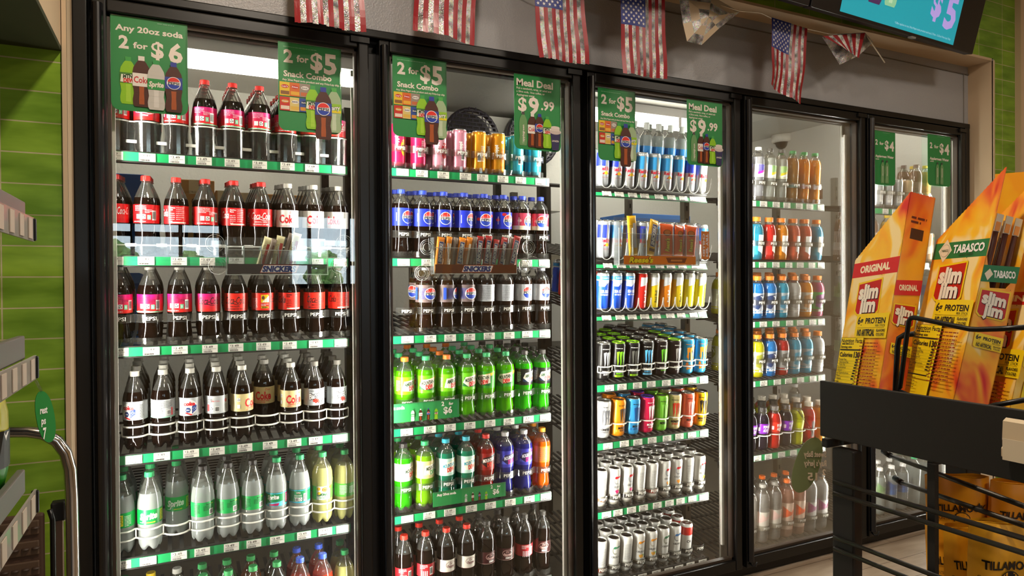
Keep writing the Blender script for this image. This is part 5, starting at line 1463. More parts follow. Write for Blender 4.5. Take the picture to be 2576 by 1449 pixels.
bars(t2, [(.06, .125, .12, org, 'orange wrapped candy bar, outer one of the second tray', .020), (.14, .128, .16, ('#e88a1e', ar_plain('#f0e0c8')), 'orange candy bar turned edge on in the second tray', .015), (.22, .126, .16, brn, 'silver brown candy bar between the orange ones', .013), (.29, .126, .18, org, 'orange wrapped candy bar third of its colour', .019), (.37, .128, .18, ('#e88a1e', ar_plain('#f0e0c8')), 'last orange wrapped candy bar before the red ones', .015), (.44, .130, .16, brn, 'silver brown candy bar in the middle of the second tray', .014), (.52, .132, .14, red, 'red wrapped candy bar, first after the orange ones', .018), (.62, .134, .14, red, 'red wrapped candy bar, second after the orange ones', .018), (.71, .122, .16, red, 'short red wrapped candy bar in the second tray', .015), (.80, .132, .22, red, 'red wrapped candy bar leaning near the far end', .017), (.88, .136, .24, brn, 'silver brown candy bar near the far end of the second tray', .014), (.94, .138, .22, red, 'red wrapped candy bar, outer one at the far end', .018)], 'candy bars in the second tray')
t3 = tray('clear candy tray with orange name strip inside the third door glass', 1552, 1752, 668, 560, (.90, .034, '#e07a1a', re_strip), [], div=6)
bars(t3, [(.20, .160, -.05, yel2, 'yellow candy bar turned edge on in the third tray', .040), (.40, .150, .20, yel, 'yellow wrapped candy bar leaning in the third tray', .044), (.60, .132, .05, ree, 'orange peanut candy pack beside the yellow bar', .060), (.76, .128, .09, ree, 'orange peanut candy pack in the middle of the third tray', .056), (.90, .130, .09, ree, 'orange peanut candy pack at the far end of the third tray', .056)], 'candy in the third tray', .040, 1.0)
X, Zt = P(1774, 582, .036); Zb = P(1774, 652, .036)[1]
t = empty('tray_tag', (X, .036, Zb), "orange try 'em chilled tag on a clear clip beside the third candy tray", 'sign')
MB().box((0, .002, (Zt-Zb)/2), (.044, .002, (Zt-Zb)*1.45), M_acryl).build('clip', t)
mb = MB(); mb.box((0, 0, (Zt-Zb)/2), (.042, .0016, Zt-Zb), paint('#d8741c', .4)); A = Art(); A.text("TRY 'EM", .009, (Zt-Zb)/2, .011, '#e8d8e0', .05, rot=-math.pi/2, w=(Zt-Zb)*.82).text('CHILLED', -.009, (Zt-Zb)/2, .011, '#e8d8e0', .05, rot=-math.pi/2, w=(Zt-Zb)*.82)
A.emit(mb, lambda u, v, d: (u, -.0009-d, v), eps=.00012); mb.build('card', t)

# ------------------------------------------------------------------ things standing in the room behind the shelves
def carton(label, x, y, z, w, d, h, col='#b98a52', text=None, name='cardboard_box', cat='box', g='boxes in the cooler', slots=False):
    t = empty(name, (x, y, z), label, cat, g)
    mb = MB(); mb.box((0, 0, h/2), (w, d, h), paint(col, .75), bev=.003); mb.build('body', t)
    if not slots:
        mb = MB(); mb.box((0, 0, h+.001), (w*.99, .05, .002), paint('#d8c49a', .4)); mb.box((0, -d/2-.0008, h-.03), (.05, .0016, .06), paint('#d8c49a', .4)); mb.build('tape', t)
    else:
        mb = MB(); m = paint('#1c3f78', .6)
        for k in range(6): mb.box((-w/2+w*(k+.5)/6, -d/2-.002, h*.42), (w/6*.10, .006, h*.8), paint('#2f66b0', .5))
        mb.box((0, -d/2-.003, h*.93), (w*1.02, .012, h*.12), paint('#3f7ac8', .5)); mb.build('ribs', t)
    if text:
        mb = MB(); A = Art(); text(A, w, h); A.emit(mb, lambda u, v, q: (u, -d/2-.003-q, h/2+v), eps=.0003); mb.build('print', t)
    return t
def tx_box(A, w, h): A.text('06235', w*.2, h*.22, .026, '#4a3420', .0).text('10 - 2.5 OZ PKGS', -w*.18, h*.34, .010, '#4a3420', .0, w=w*.4).text('P', -w*.34, -h*.1, .03, '#4a3420', .03)
def tx_lab(A, w, h): A.rect(0, 0, w*.34, h*.66, '#dcd8d2').bars(0, h*.10, w*.28, h*.22).text('6', w*.04, -h*.14, h*.10, '#2a2826', .0).lines(0, -h*.26, w*.26, 2, h*.05, h*.02, '#6a6660', 4)
yb = 1.02
def stand(px, py, w, h, label, y=yb, **kw):
    X, Z = P(px, py, y); return carton(label, X, y+.15, Z-h, w, .28, h, **kw)
rk = empty('stock_rack', (.25, 1.15, .03), 'black wire stock rack behind the first door shelves', 'rack')
for z in (.42, .98, 1.375):
    mb = MB()
    for k in range(9): mb.box((0, -.17+k*.05, z), (1.5, .008, .006), M_darksteel)
    for k in range(7): mb.box((-.72+k*.24, 0, z-.006), (.008, .44, .006), M_darksteel)
    mb.build('wire_shelf', rk)
for x in (-.75, .75):
    for y in (-.21, .21):
        mb = MB(); mb.tube([(x, y, 0), (x, y, 1.45)], .012, M_darksteel); mb.build('post', rk)
def on_rack(x0, x1, h, label, z, **kw):
    return carton(label, (x0+x1)/2, 1.13, .03+z+.004, x1-x0, .26, h, **kw)
on_rack(-.46, -.12, .34, 'blue plastic crate with a white barcode label behind the red capped colas', 1.375, col='#27508f', name='plastic_crate', cat='crate', text=tx_lab)
on_rack(-.005, .145, .33, 'tan carton printed 06235 behind the red capped colas', 1.375, text=tx_box)
on_rack(.148, .215, .29, 'plain tan carton beside the printed one', 1.375)
on_rack(.218, .305, .285, 'narrow tan carton second after the printed one', 1.375)
on_rack(.32, .54, .285, 'wide tan carton behind the silver capped colas', 1.375, col='#c0904e')
on_rack(-.48, -.14, .33, 'blue plastic crate low behind the diet colas', .98, col='#1f5aa8', name='plastic_crate', cat='crate', slots=True)
rk2 = empty('stock_rack', (2.45, 1.25, .03), 'steel stock rack with mesh shelves behind the third door', 'rack')
for z in (.9, 1.30):
    mb = MB()
    for k in range(12): mb.box((0, -.17+k*.034, z), (1.3, .006, .006), M_alu)
    for k in range(27): mb.box((-.64+k*.049, 0, z-.005), (.005, .42, .005), M_alu)
    mb.build('wire_shelf', rk2)
for x in (-.65, .65):
    for y in (-.2, .2): MB().box((x, y, .9), (.04, .03, 1.8), M_darksteel).build('post', rk2)
carton('bright blue plastic crate on the rack behind the third door', 2.60, 1.25, 1.337, .45, .30, .36, col='#3f7ac8', name='plastic_crate', cat='crate', slots=True)
carton('white carton tray on the rack behind the slim cans', 2.1, 1.25, 1.337, .24, .3, .12, col='#d0c8b8')
# ------------------------------------------------------------------ foil flags on a string
def _foil(nt, b):
    mp = coords(nt, 'xyz', 1.0)
    vo = N(nt, 'ShaderNodeTexVoronoi'); vo.inputs['Scale'].default_value = 210
    no = N(nt, 'ShaderNodeTexNoise'); no.inputs['Scale'].default_value = 26; no.inputs['Detail'].default_value = 1
    nt.links.new(mp.outputs[0], vo.inputs['Vector']); nt.links.new(mp.outputs[0], no.inputs['Vector'])
    hs = N(nt, 'ShaderNodeHueSaturation'); hs.inputs['Saturation'].default_value = .5; hs.inputs['Value'].default_value = 1.0
    mx = N(nt, 'ShaderNodeMix', data_type='RGBA'); mx.inputs[0].default_value = .5
    nt.links.new(vo.outputs['Color'], hs.inputs['Color']); mx.inputs[7].default_value = lin('#d4d2d0')
    nt.links.new(hs.outputs[0], mx.inputs[6])
    rp = ramp(nt, [(.35, '#6a6668'), (.6, '#ffffff')]); nt.links.new(no.outputs[0], rp.inputs[0])
    mu = N(nt, 'ShaderNodeMix', data_type='RGBA', blend_type='MULTIPLY'); mu.inputs[0].default_value = .9
    nt.links.new(mx.outputs[2], mu.inputs[6]); nt.links.new(rp.outputs[0], mu.inputs[7]); nt.links.new(mu.outputs[2], b.inputs['Base Color'])
    bump(nt, b, vo.outputs['Distance'], .7, .002)
M_foil = tex_mat('patterned_foil', _foil, .3, metal=.25)
M_fred = paint('#900c1a', .35); M_fblue = paint('#22307e', .4)
YFL = -.135
def flag(label, tl, tr, br, bl, seed):
    rg = random.Random(seed)
    c = [Vector((P(x, y, YFL)[0], YFL, P(x, y, YFL)[1])) for x, y in (tl, tr, br, bl)]
    o = (c[0]+c[1])/2
    t = empty('foil_flag', o, label, 'flag', 'foil flags on the string')
    ph = rg.uniform(0, 6); am = rg.uniform(.006, .011)
    def at(u, v, d=0):
        p = (c[0]*(1-u)+c[1]*u)*(1-v)+(c[3]*(1-u)+c[2]*u)*v
        wv = am*v*math.sin(u*7+ph+v*2)+am*.5*v*math.sin(v*9+u*3+ph)
        return p-o+Vector((0, wv-d, 0))
    mb = MB(); nv = 14
    for k in range(13):
        m = M_fred if k % 2 == 0 else M_foil
        for s in range(2):
            ua, ub = (k+s*.5)/13, (k+s*.5+.5)/13
            for j in range(nv):
                va, vb = j/nv, (j+1)/nv
                vb2 = vb-(.012*rg.random() if j == nv-1 else 0)
                mb.quad(at(ua, va), at(ub, va), at(ub, vb2), at(ua, vb2), m)
    f = mb.build('striped_field', t)
    so = f.modifiers.new('thickness', 'SOLIDIFY'); so.thickness = .0006
    mb = MB(); U, V = 7/13, .43
    for i in range(7):
        for j in range(6): mb.quad(*[at(a, b, .0012) for a, b in ((i/7*U, j/6*V), ((i+1)/7*U, j/6*V), ((i+1)/7*U, (j+1)/6*V), (i/7*U, (j+1)/6*V))], M_fblue)
    wd = (c[1]-c[0]).length; ht = (c[3]-c[0]).length
    sm = paint('#d8d4d2', .3)
    for i in range(9):
        for j in range(11):
            if (i+j) % 2: continue
            cx_, cy_ = (i+1)/10*U, (j+1)/12*V; pts = []
            for k in range(10):
                r = (.0065 if k % 2 == 0 else .0027); a = math.pi/2+k*math.pi/5
                pts.append(at(cx_+r*math.cos(a)/wd, cy_-r*math.sin(a)/ht, .0022))
            mb.add(pts, [tuple(range(10))], sm)
    mb.build('star_canton', t)
flag('foil stars and stripes flag hanging above the first cooler door', (738, -215), (905, -175), (921, 82), (742, 58), 1)
flag('foil stars and stripes flag hanging above the second cooler door', (1046, -185), (1206, -150), (1194, 116), (1042, 72), 2)
flag('foil stars and stripes flag between the second and the third door', (1340, -85), (1466, -62), (1481, 164), (1355, 147), 3)
flag('foil stars and stripes flag hanging above the third cooler door', (1560, -36), (1672, -14), (1677, 201), (1566, 186), 4)
flag('foil stars and stripes flag with curled foot above the fourth door', (1941, 44), (2031, 72), (2014, 264), (1938, 214), 5)
def crumpled(label, pts, back, stripes):
    P3 = [Vector((P(x, y, YFL+dy)[0], YFL+dy, P(x, y, YFL+dy)[1])) for x, y, dy in pts]
    o = P3[0]; t = empty('foil_flag', o, label, 'flag', 'foil flags on the string')
    n = len(P3); cen = sum(P3, Vector())/n+Vector((0, -.03, 0))
    mb = MB()
    ring = P3+[P3[0]]
    for i in range(n):
        a, b = ring[i]-o, ring[i+1]-o; cc = cen-o
        for k in range(3):
            p0, p1 = a.lerp(cc, k/3), b.lerp(cc, k/3); q0, q1 = a.lerp(cc, (k+1)/3), b.lerp(cc, (k+1)/3)
            mb.quad(p0, p1, q1, q0, back if (i+k) % 2 else M_foil)
    f = mb.build('folded_back', t); so = f.modifiers.new('thickness', 'SOLIDIFY'); so.thickness = .0006
    if stripes:
        S = [Vector((P(x, y, YFL-.035)[0], YFL-.035, P(x, y, YFL-.035)[1]))-o for x, y in stripes]
        mb = MB()
        for k in range(9):
            a, b = k/9, (k+1)/9
            l = lambda u, v: (S[0]*(1-u)+S[1]*u)*(1-v)+(S[3]*(1-u)+S[2]*u)*v
            mb.quad(l(a, 0), l(b, 0), l(b, 1), l(a, 1), M_fred if k % 2 == 0 else M_foil)
        f = mb.build('striped_fold', t); so = f.modifiers.new('thickness', 'SOLIDIFY'); so.thickness = .0006
M_fback = paint('#cbb79c', .4)
crumpled('crumpled foil flag showing its pale back, torn at the foot', [(1706, -20, 0), (1790, -10, .0), (1861, 30, .02), (1808, 72, 0), (1765, 113, .01), (1728, 104, 0), (1718, 60, 0)], M_fback, None)
crumpled('crumpled foil flag folded up on itself near the string end', [(2068, 93, 0), (2110, 86, 0), (2176, 82, .0), (2196, 106, .02), (2160, 140, 0), (2112, 163, .0), (2086, 120, .01)], M_foil, [(2070, 91), (2176, 83), (2160, 146), (2122, 120)])
mb = MB()
for a in ([(600, -230), (738, -214), (905, -178), (1046, -186), (1206, -152), (1340, -86), (1466, -64), (1560, -37), (1672, -15), (1706, -18), (1860, 28), (1915, 33), (1941, 46), (2031, 73), (2090, 86), (2176, 84), (2184, 96), (2226, 158)],):
    mb.tube([(P(x, y, YFL+.004)[0], YFL+.004, P(x, y, YFL+.004)[1]) for x, y in a], .0032, paint('#d8c8b0', .6), 5, flat=.0012)
tag(mb.build('flag_string'), 'pale ribbon string that carries the foil flags', 'string')

# ------------------------------------------------------------------ the screens over the doors
def screens():
    ax = math.radians(3.5); tl = math.radians(14)
    X, Z = P(2447, 137, -.20)
    ex = Vector((math.cos(ax), math.sin(ax), 0)); nrm = Vector((ex.y, -ex.x, 0))          # towards the shop
    ez = Vector((0, 0, 1))*math.cos(tl)+nrm*math.sin(tl); ey = ez.cross(ex)
    def root(name, org, label):
        t = bpy.data.objects.new(name, None); COL.objects.link(t)
        m = Matrix((ex, ey, ez)).transposed().to_4x4(); m.translation = org; t.matrix_world = m
        return tag(t, label, 'screen', 'menu screens over the cooler')
    org = Vector((X, -.20, Z)); Wt, Ht = 1.06, .62
    dv = CR*(2040-CX)/F_PX-CU*(21-CY)/F_PX+CF
    k = (org-CAM).dot(ey)/dv.dot(ey); left = CAM+dv*k; Wt = (org-left).dot(ex)
    bz = Wt*(52/ (2446-2040))*1.15; bl = Wt*.145
    dv = CR*(2397-CX)/F_PX-CU*(113.6-CY)/F_PX+CF; k = (org-CAM).dot(ey)/dv.dot(ey); q = CAM+dv*k-org
    br, bb = -q.dot(ex), q.dot(ez)
    for i, (o, lab) in enumerate(((org, 'wide screen with teal $5 offer hanging over the last doors'), (org-ex*(Wt+.012), 'dark screen edge hanging beside the teal screen'))):
        t = root('menu_screen', o, lab)
        mb = MB(); mb.box((-Wt/2, .022, Ht/2), (Wt, .044, Ht), paint('#100e12', .3), bev=.004); mb.build('housing', t)
        mb = MB(); mb.box((-Wt/2, .045, Ht*.5), (.3, .03, .3), M_blackmat); mb.build('bracket', t)
        sw, sh = Wt-br-bl, Ht-bb*2
        A = Art(); A.rect(0, 0, sw, sh, '#1fa0b4')
        if i == 0:
            x0 = -sw/2
            A.text('$', sw*.27, -sh*.255, .10, '#b4a0ea', .04).text('5', sw*.41, -sh*.275, .135, '#b4a0ea', .04)
            A.text('*Offer applies to any 20oz Pepsi soda product and any 2.75oz - 3.25oz Frito-Lay Chip', sw*.20, -sh*.465, .0085, '#a8d0dc', .0, w=sw*.52)
            A.bottle(x0+sw*.24, -sh*.385, .30, '#4a2a58', '#28379a', '#2c3a98', .46, .70, '#6a3a7a').bottle(x0+sw*.36, -sh*.375, .27, '#8fc8a0', '#3fa24a', '#3f9a58', .44, .66, '#b8e0b8')
            A.text('Snack Combo', sw*.1, sh*.12, .06, '#e8e4f4', .03)
        mb = MB(); A.emit(mb, lambda u, v, d: (-br-sw/2+u, -.0006-d, bb+sh/2+v), eps=.0003, emit=.55); mb.build('display', t)
        mb = MB(); mb.box((-Wt*.42, .002, -.004), (.03, .02, .008), paint('#8a8682', .4)); mb.build('sensor', t)
screens()

# ------------------------------------------------------------------ snack rack in front
XF = 1.05
def rack():
    t = empty('snack_rack', (XF, -1.36, 0), 'black metal snack rack with a wide front panel in front of the last doors', 'rack')
    o = Vector((XF, -1.36, 0))
    y0, zt = PXp(2062, 957, XF); zb = PXp(2057, 1095, XF)[1]; y1 = -2.6
    mb = MB(); mb.box(Vector((XF+.004, (y0+y1)/2, (zt+zb)/2))-o, (.008, y0-y1, zt-zb), M_blackmat, bev=.0015); mb.build('front_panel', t)
    mb = MB(); mb.box(Vector((XF+.20, y0-.006, .995))-o, (.392, .012, .016), M_blackmat, bev=.0015); mb.build('end_rail', t)
    mb = MB()
    for k in range(9): mb.box(Vector((XF+.03+.045*k, (y0+y1)/2-.004, 1.006))-o, (.008, y0-y1-.012, .008), M_blackmat)
    for k in range(8): mb.box(Vector((XF+.21, y0-.03-.16*k, .999))-o, (.38, .008, .006), M_blackmat)
    mb.build('wire_tray', t)
    mb = MB(); mb.box(Vector((XF+.020, -1.368, .495))-o, (.024, .044, .99), M_blackmat, bev=.003); mb.build('post', t)
    mb = MB(); mb.box(Vector((XF+.36, -1.368, .495))-o, (.046, .044, .99), M_blackmat, bev=.003); mb.build('post', t)
    yv = PXp(2341, 1300, XF+.012)[0]
    mb = MB(); mb.box(Vector((XF+.018, yv, .5))-o, (.010, .012, 1.0), M_blackmat); mb.build('upright_bar', t)
    for py in (1218, 1247, 1359, 1388):
        z = PXp(2125, py, XF+.01)[1]
        mb = MB(); mb.tube([Vector((XF+.006, -1.352, z))-o, Vector((XF+.006, -2.6, z))-o], .0042, M_darksteel, 8); mb.build('side_rod', t)
    for (a, b, xa, xb) in (((2233, 1144), (2576, 1273), 1.30, 1.14), ((2262, 1212), (2576, 1322), 1.30, 1.12)):
        pa, pb = PXp(*a, xa), PXp(*b, xb)
        mb = MB(); A_, B_ = Vector((xa, *pa)), Vector((xb, *pb)); mb.tube([A_-o, A_.lerp(B_, .15)-o, B_-o], .0045, M_darksteel, 8); mb.tube([A_-o+Vector((0, .01, .006)), A_.lerp(B_, .03)-o], .006, M_black, 8); mb.build('hook', t)
    # wire fences that hold the boxes
    m = M_black
    def W3(px, py, X): y, z = PXp(px, py, X); return Vector((X, y, z))-o
    mb = MB(); mb.tube([W3(2398, 1030, 1.085), W3(2330, 1012, 1.08), W3(2262, 984, 1.075), W3(2264, 975, 1.075), W3(2286, 808, 1.075), W3(2292, 800, 1.075), W3(2300, 799, 1.075), W3(2440, 828, 1.075), W3(2460, 829, 1.076), W3(2520, 827, 1.08), W3(2600, 822, 1.085)], .0040, m, 8); mb.build('wire_fence', t)
    mb = MB(); mb.tube([W3(2252, 997, 1.095), W3(2258, 870, 1.095), W3(2262, 850, 1.095), W3(2276, 842, 1.095), W3(2300, 840, 1.095)], .0046, m, 8); mb.build('wire_fence', t)
    mb = MB(); mb.tube([W3(2476, 1060, 1.075), W3(2474, 1026, 1.075), W3(2500, 1020, 1.078), W3(2600, 1002, 1.082)], .004, m, 8); mb.build('wire_fence', t)
    # pale clip on the front panel
    yA, zA = PXp(2531, 1050, XF-.004); zB = PXp(2531, 1155, XF-.004)[1]
    c = empty('label_holder', (XF-.004, yA, zA), 'beige plastic price label holder clipped on the black front panel', 'label holder')
    pr = [(0, 0), (-.008, -.004), (-.010, -.03), (-.006, -.036), (-.012, -.042), (-.012, -(zA-zB)+.006), (-.004, -(zA-zB)), (0, -(zA-zB))]
    MB().prism(pr, lambda x, y, d: (x, -d, y), .12, paint('#cdbb9c', .45)).build('body', c)
    mb = MB(); mb.box((-.0125, -.06, -(zA-zB)*.72), (.001, .116, .03), paint('#e0d2b8', .3)); mb.build('insert', c)
rack()

def flame_mat(name, stops, seed):
    def go(nt, b):
        mp = coords(nt, 'xyz', 1.0, (seed, seed*.7, 0)); m2 = coords(nt, 'xyz', 1.0)
        no = N(nt, 'ShaderNodeTexNoise'); no.inputs['Scale'].default_value = 14; no.inputs['Detail'].default_value = 2; no.inputs['Distortion'].default_value = 1.2
        mp.inputs['Scale'].default_value = (1, 1, .6); nt.links.new(mp.outputs[0], no.inputs[0])
        sx = N(nt, 'ShaderNodeSeparateXYZ'); nt.links.new(m2.outputs[0], sx.inputs[0])
        ab = N(nt, 'ShaderNodeMath', operation='SUBTRACT'); ab.inputs[1].default_value = .20; nt.links.new(sx.outputs[2], ab.inputs[0])
        a2 = N(nt, 'ShaderNodeMath', operation='ABSOLUTE'); nt.links.new(ab.outputs[0], a2.inputs[0])
        ad = N(nt, 'ShaderNodeMath', operation='MULTIPLY_ADD'); ad.inputs[1].default_value = 2.3; nt.links.new(a2.outputs[0], ad.inputs[0])
        sc = N(nt, 'ShaderNodeMath', operation='MULTIPLY_ADD'); sc.inputs[1].default_value = 1.7; sc.inputs[2].default_value = -.56; nt.links.new(no.outputs[0], sc.inputs[0]); nt.links.new(sc.outputs[0], ad.inputs[2])
        rp = ramp(nt, stops); nt.links.new(ad.outputs[0], rp.inputs[0]); nt.links.new(rp.outputs[0], b.inputs['Base Color'])
    return tex_mat(name, go, .38)
FL = [(.26, '#f6dc9a'), (.40, '#f8c22c'), (.62, '#f6a818'), (.78, '#ea6a1c'), (.92, '#cf1e16')]
FLE = [(.22, '#f0a81a'), (.45, '#ee8c16'), (.62, '#e06418'), (.85, '#cc341a')]
def logo(A, x, y, s):
    A.poly([(x-s*.5, y+s*.42), (x+s*.5, y+s*.50), (x+s*.52, y-s*.38), (x+s*.42, y-s*.48), (x-s*.38, y-s*.48), (x-s*.50, y-s*.38)], '#f2cc14')
    A.poly([(x-s*.45, y+s*.37), (x+s*.45, y+s*.45), (x+s*.47, y-s*.35), (x+s*.39, y-s*.43), (x-s*.35, y-s*.43), (x-s*.45, y-s*.34)], '#c0150f')
    for dx, dy, c in ((.025, -.025, '#2a0a08'), (0, 0, '#f4ead8')):
        X, Y = x+dx*s, y+dy*s
        A.text('slim', X, Y+.16*s, .36*s, c, .05, w=.80*s).text('jim', X+.04*s, Y-.20*s, .36*s, c, .05, w=.66*s)
    A.rect(x+.44*s, y+.56*s, .02*s, .02*s, K)
def proof(A, x, y, s, g='6g'):
    A.poly([(x-s*.5, y+s*.26), (x+s*.52, y+s*.26), (x+s*.52, y-s*.24), (x-s*.44, y-s*.24), (x-s*.5, y-s*.18)], '#f6d414')
    A.text(g, x-s*.36, y+s*.12, s*.15, K, .03, w=s*.18).text('PROTEIN', x+s*.12, y+s*.11, s*.11, K, .03, w=s*.62).text('PER STICK', x+s*.30, y+s*.01, s*.045, K, .0, w=s*.30).rect(x, y-s*.03, s*.86, s*.006, '#8a6a10')
    A.text('NO ARTIFICIAL', x-s*.12, y-s*.13, s*.13, K, .03, w=s*.56).text('FLAVORS', x+s*.34, y-s*.09, s*.05, K, .03, w=s*.26).text('COLORS', x+s*.34, y-s*.17, s*.05, K, .03, w=s*.24)
def nutrition(A, x, y, w, h):
    A.rect(x, y, w, h, '#2a1c04').rect(x, y, w*.975, h*.99, '#f6d816')
    A.text('Nutrition Facts', x, y+h*.45, w*.105, K, .02, w=w*.92).lines(x-.02*w, y+h*.40, w*.8, 1, 1, w*.03, K, 2).text('Serving size', x-w*.20, y+h*.355, w*.06, K, .02, w=w*.5).rect(x, y+h*.31, w*.92, h*.018, K)
    A.text('Calories', x-w*.15, y+h*.235, w*.115, K, .02, w=w*.58).text('130', x+w*.33, y+h*.235, w*.15, K, .03, w=w*.26)
    for i, (t, k) in enumerate((('Total Fat', .36), ('Saturated Fat', .42), ('Trans Fat', .3), ('Cholesterol', .42), ('Sodium', .28), ('Total Carbohydrate', .6), ('Fiber', .2), ('Sugars', .26))):
        A.text(t, x-w*.44+(w*.06 if i in (1, 2, 6, 7) else 0), y+h*.16-i*h*.042, w*.052, K, .01, al='l', w=w*k).rect(x, y+h*.138-i*h*.042, w*.9, h*.0025, '#4a3a08')
        A.rect(x+w*.38, y+h*.16-i*h*.042, w*.10, w*.04, K)
    A.text('Protein', x-w*.44, y-h*.185, w*.055, K, .02, al='l', w=w*.26).rect(x, y-h*.215, w*.92, h*.018, K)
    for i in range(4): A.lines(x-w*.05, y-h*.26-i*h*.045, w*.76, 1, 1, h*.010, '#4a3a08', i)
def snack_box(label, O, R, w, t, h0, hs, ha, hf, band, bandcol, seed, z_off=0.0, full=True, extra=None):
    b, a, u = [Vector([R[i][k] for i in range(3)]) for k in (0, 1, 2)]
    r = bpy.data.objects.new('snack_carton', None); COL.objects.link(r)
    m = Matrix((b, a, u)).transposed().to_4x4(); m.translation = Vector(O); r.matrix_world = m
    tag(r, label, 'carton', 'meat stick cartons')
    M = flame_mat('flame_print', FL, seed); ME = flame_mat('flame_print_end', FLE, seed+.4) if hf == ha else M; th = .0012
    saw = []
    n = 44
    for k in range(n+1):
        f = k/n; saw.append((w*(1-f), hs+(ha-hs)*f+(.0016 if k % 2 and 0 < k < n else 0)))
    side = [(0, h0), (w, h0)]+saw
    mb = MB(); mb.prism(side, lambda y, z, d: (d, y, z), th, M); mb.build('side_panel', r)
    mb = MB(); mb.prism(side, lambda y, z, d: (t-th+d, y, z), th, M); mb.build('side_panel', r)
    mb = MB(); mb.box((t/2, w-th/2, (h0+hs)/2), (t-2*th, th, hs-h0), M); mb.build('back_panel', r)
    top = [(0, h0), (t, h0)]
    if hf == ha: top += [(t-t*k/16, ha+(.0014 if k % 2 else 0)) for k in range(17)]
    else: top += [(t, hf), (t*.75, hf-.03), (t*.3, hf-.035), (0, hf+.02)]
    mb = MB(); mb.prism(top, lambda x, z, d: (x, d, z), th, ME); mb.build('end_panel', r)
    mb = MB(); mb.box((t/2, w/2, h0+.001), (t-2*th, w-2*th, .002), M); mb.build('bottom_panel', r)
    A = Art()
    A.poly([(-w/2, band[0]-.006), (w/2, band[0]-.006), (w/2, band[1]-.006), (-w/2, band[1]-.006)], bandcol)
    if extra == 'tabasco':
        bc = (band[0]+band[1])/2-.006; s = (band[1]-band[0])
        A.poly([(-w*.40, bc), (-w*.27, bc+s*.72), (-w*.14, bc), (-w*.27, bc-s*.72)], '#ecdcc0').ell(-w*.27, bc, s*.40, s*.40, '#b8b09a', 18).ell(-w*.27, bc, s*.36, s*.36, '#ecdcc0', 18).text('TABASCO', -w*.27, bc, s*.14, '#2a4a2a', .03, w=s*.62)
        A.text('TABASCO', w*.17, bc+s*.05, s*.46, W, .04, w=w*.56).text('SEASONED', w*.15, bc-s*.34, s*.14, K, .0, w=w*.26)
    else:
        A.text(extra, -.0*w, (band[0]+band[1])/2-.006, (band[1]-band[0])*.44, '#f6e6c0', .05, .0, w=w*.66)
    logo(A, -w*.04, band[0]-.049, .074); proof(A, w*.14, band[0]-.106, .094)
    nutrition(A, -w*.21, band[0]-.192, .072, .128)
    A.lines(w*.25, band[0]-.140, w*.38, 15, .0062, .0020, '#8a2a10', 5)
    A.recycle(-w*.12, band[0]-.270, .006).barcode(w*.28, band[0]-.272, .026, .014)
    A.items = [(c, [p for p in ps if min(q[1] for q in p) > h0+.001]) for c, ps in A.items]
    mb = MB(); A.emit(mb, lambda p, q, d: (-d, w/2-p, q), eps=.00018); mb.build('side_print', r)
    A = Art()
    if hf == ha:
        A.rect(0, ha-.075, t*.5, .020, '#3a1408').lines(0, ha-.045, t*.6, 2, .008, .004, '#5a1a0a', 3)
    fb = band[0]-.045
    A.poly([(-t/2, fb-.004), (t/2, fb+.006), (t/2, fb+.034), (-t/2, fb+.024)], bandcol)
    if extra == 'tabasco': A.text('TABASCO', t*.12, fb+.016, .011, W, .04, w=t*.62, rot=.18).poly([(-t*.44, fb+.010), (-t*.32, fb+.020), (-t*.2, fb+.012), (-t*.32, fb+.0)], '#ecdcc0')
    else: A.text(extra, 0, fb+.015, .010, '#f6e6c0', .04, w=t*.72, rot=.18)
    logo(A, -t*.02, fb-.036, t*.86); proof(A, t*.06, fb-.10, t*.80)
    mb = MB(); A.emit(mb, lambda p, q, d: (t/2+p, -d, q), eps=.00018); mb.build('end_print', r)
    return r, m
R1 = [[.90915405, .34061959, .23961887], [-.34965441, .93686481, -.0051114], [-.22623153, -.07913674, .97085358]]
R2 = [[.88431488, .40888665, .2253861], [-.40041661, .91244971, -.08427377], [-.2401119, -.01572379, .97061786]]
snack_box('flame yellow meat stick carton with red original band, still closed', (1.12, -1.3925, 1.090), R1, .1375, .050, -.052, .259, .373, .373, (.228, .258), '#cf1a16', 1.0, extra='ORIGINAL')
rb2, mm2 = snack_box('flame yellow meat stick carton with green band, torn open', (1.14, -1.5109, 1.087), R2, .1372, .060, -.048, .286, .401, .235, (.256, .286), '#12743a', 2.3, extra='tabasco')
b2 = Vector([R2[i][0] for i in range(3)]); a2 = Vector([R2[i][1] for i in range(3)]); u2 = Vector([R2[i][2] for i in range(3)])
O3 = Vector((1.14, -1.5109, 1.087))+b2*.080-a2*.02
snack_box('flame yellow meat stick carton with red and yellow twin band', O3-u2*.022, R2, .120, .075, .004, .24, .33, .22, (.214, .236), '#c81a18', 3.1, extra='TWIN')
# sticks in the open carton
for i in range(7):
    x = .010+.0055*i; y = .012+.011*(i % 3)
    t = bpy.data.objects.new('meat_stick', None); COL.objects.link(t)
    m = mm2.copy(); m.translation = mm2 @ Vector((x, y, .02)); t.matrix_world = m @ Matrix.Rotation(.02, 4, 'Y')
    tag(t, 'dark meat stick in a clear sleeve, %s from the edge in the torn open carton' % ORD[i], 'snack', 'meat sticks in the open carton')
    L = .30-.006*(i % 3)
    MB().tube([(0, 0, 0), (0, 0, L*.92)], .0042, paint('#3f130c', .3), 8).build('stick', t)
    mb = MB(); mb.box((0, -.001, L*.97), (.012, .0012, L*.10), paint('#d8c8a8', .3)); mb.box((0, -.0018, L*.95), (.008, .0008, L*.05), paint('#e8901c', .4)); mb.build('sleeve_end', t)
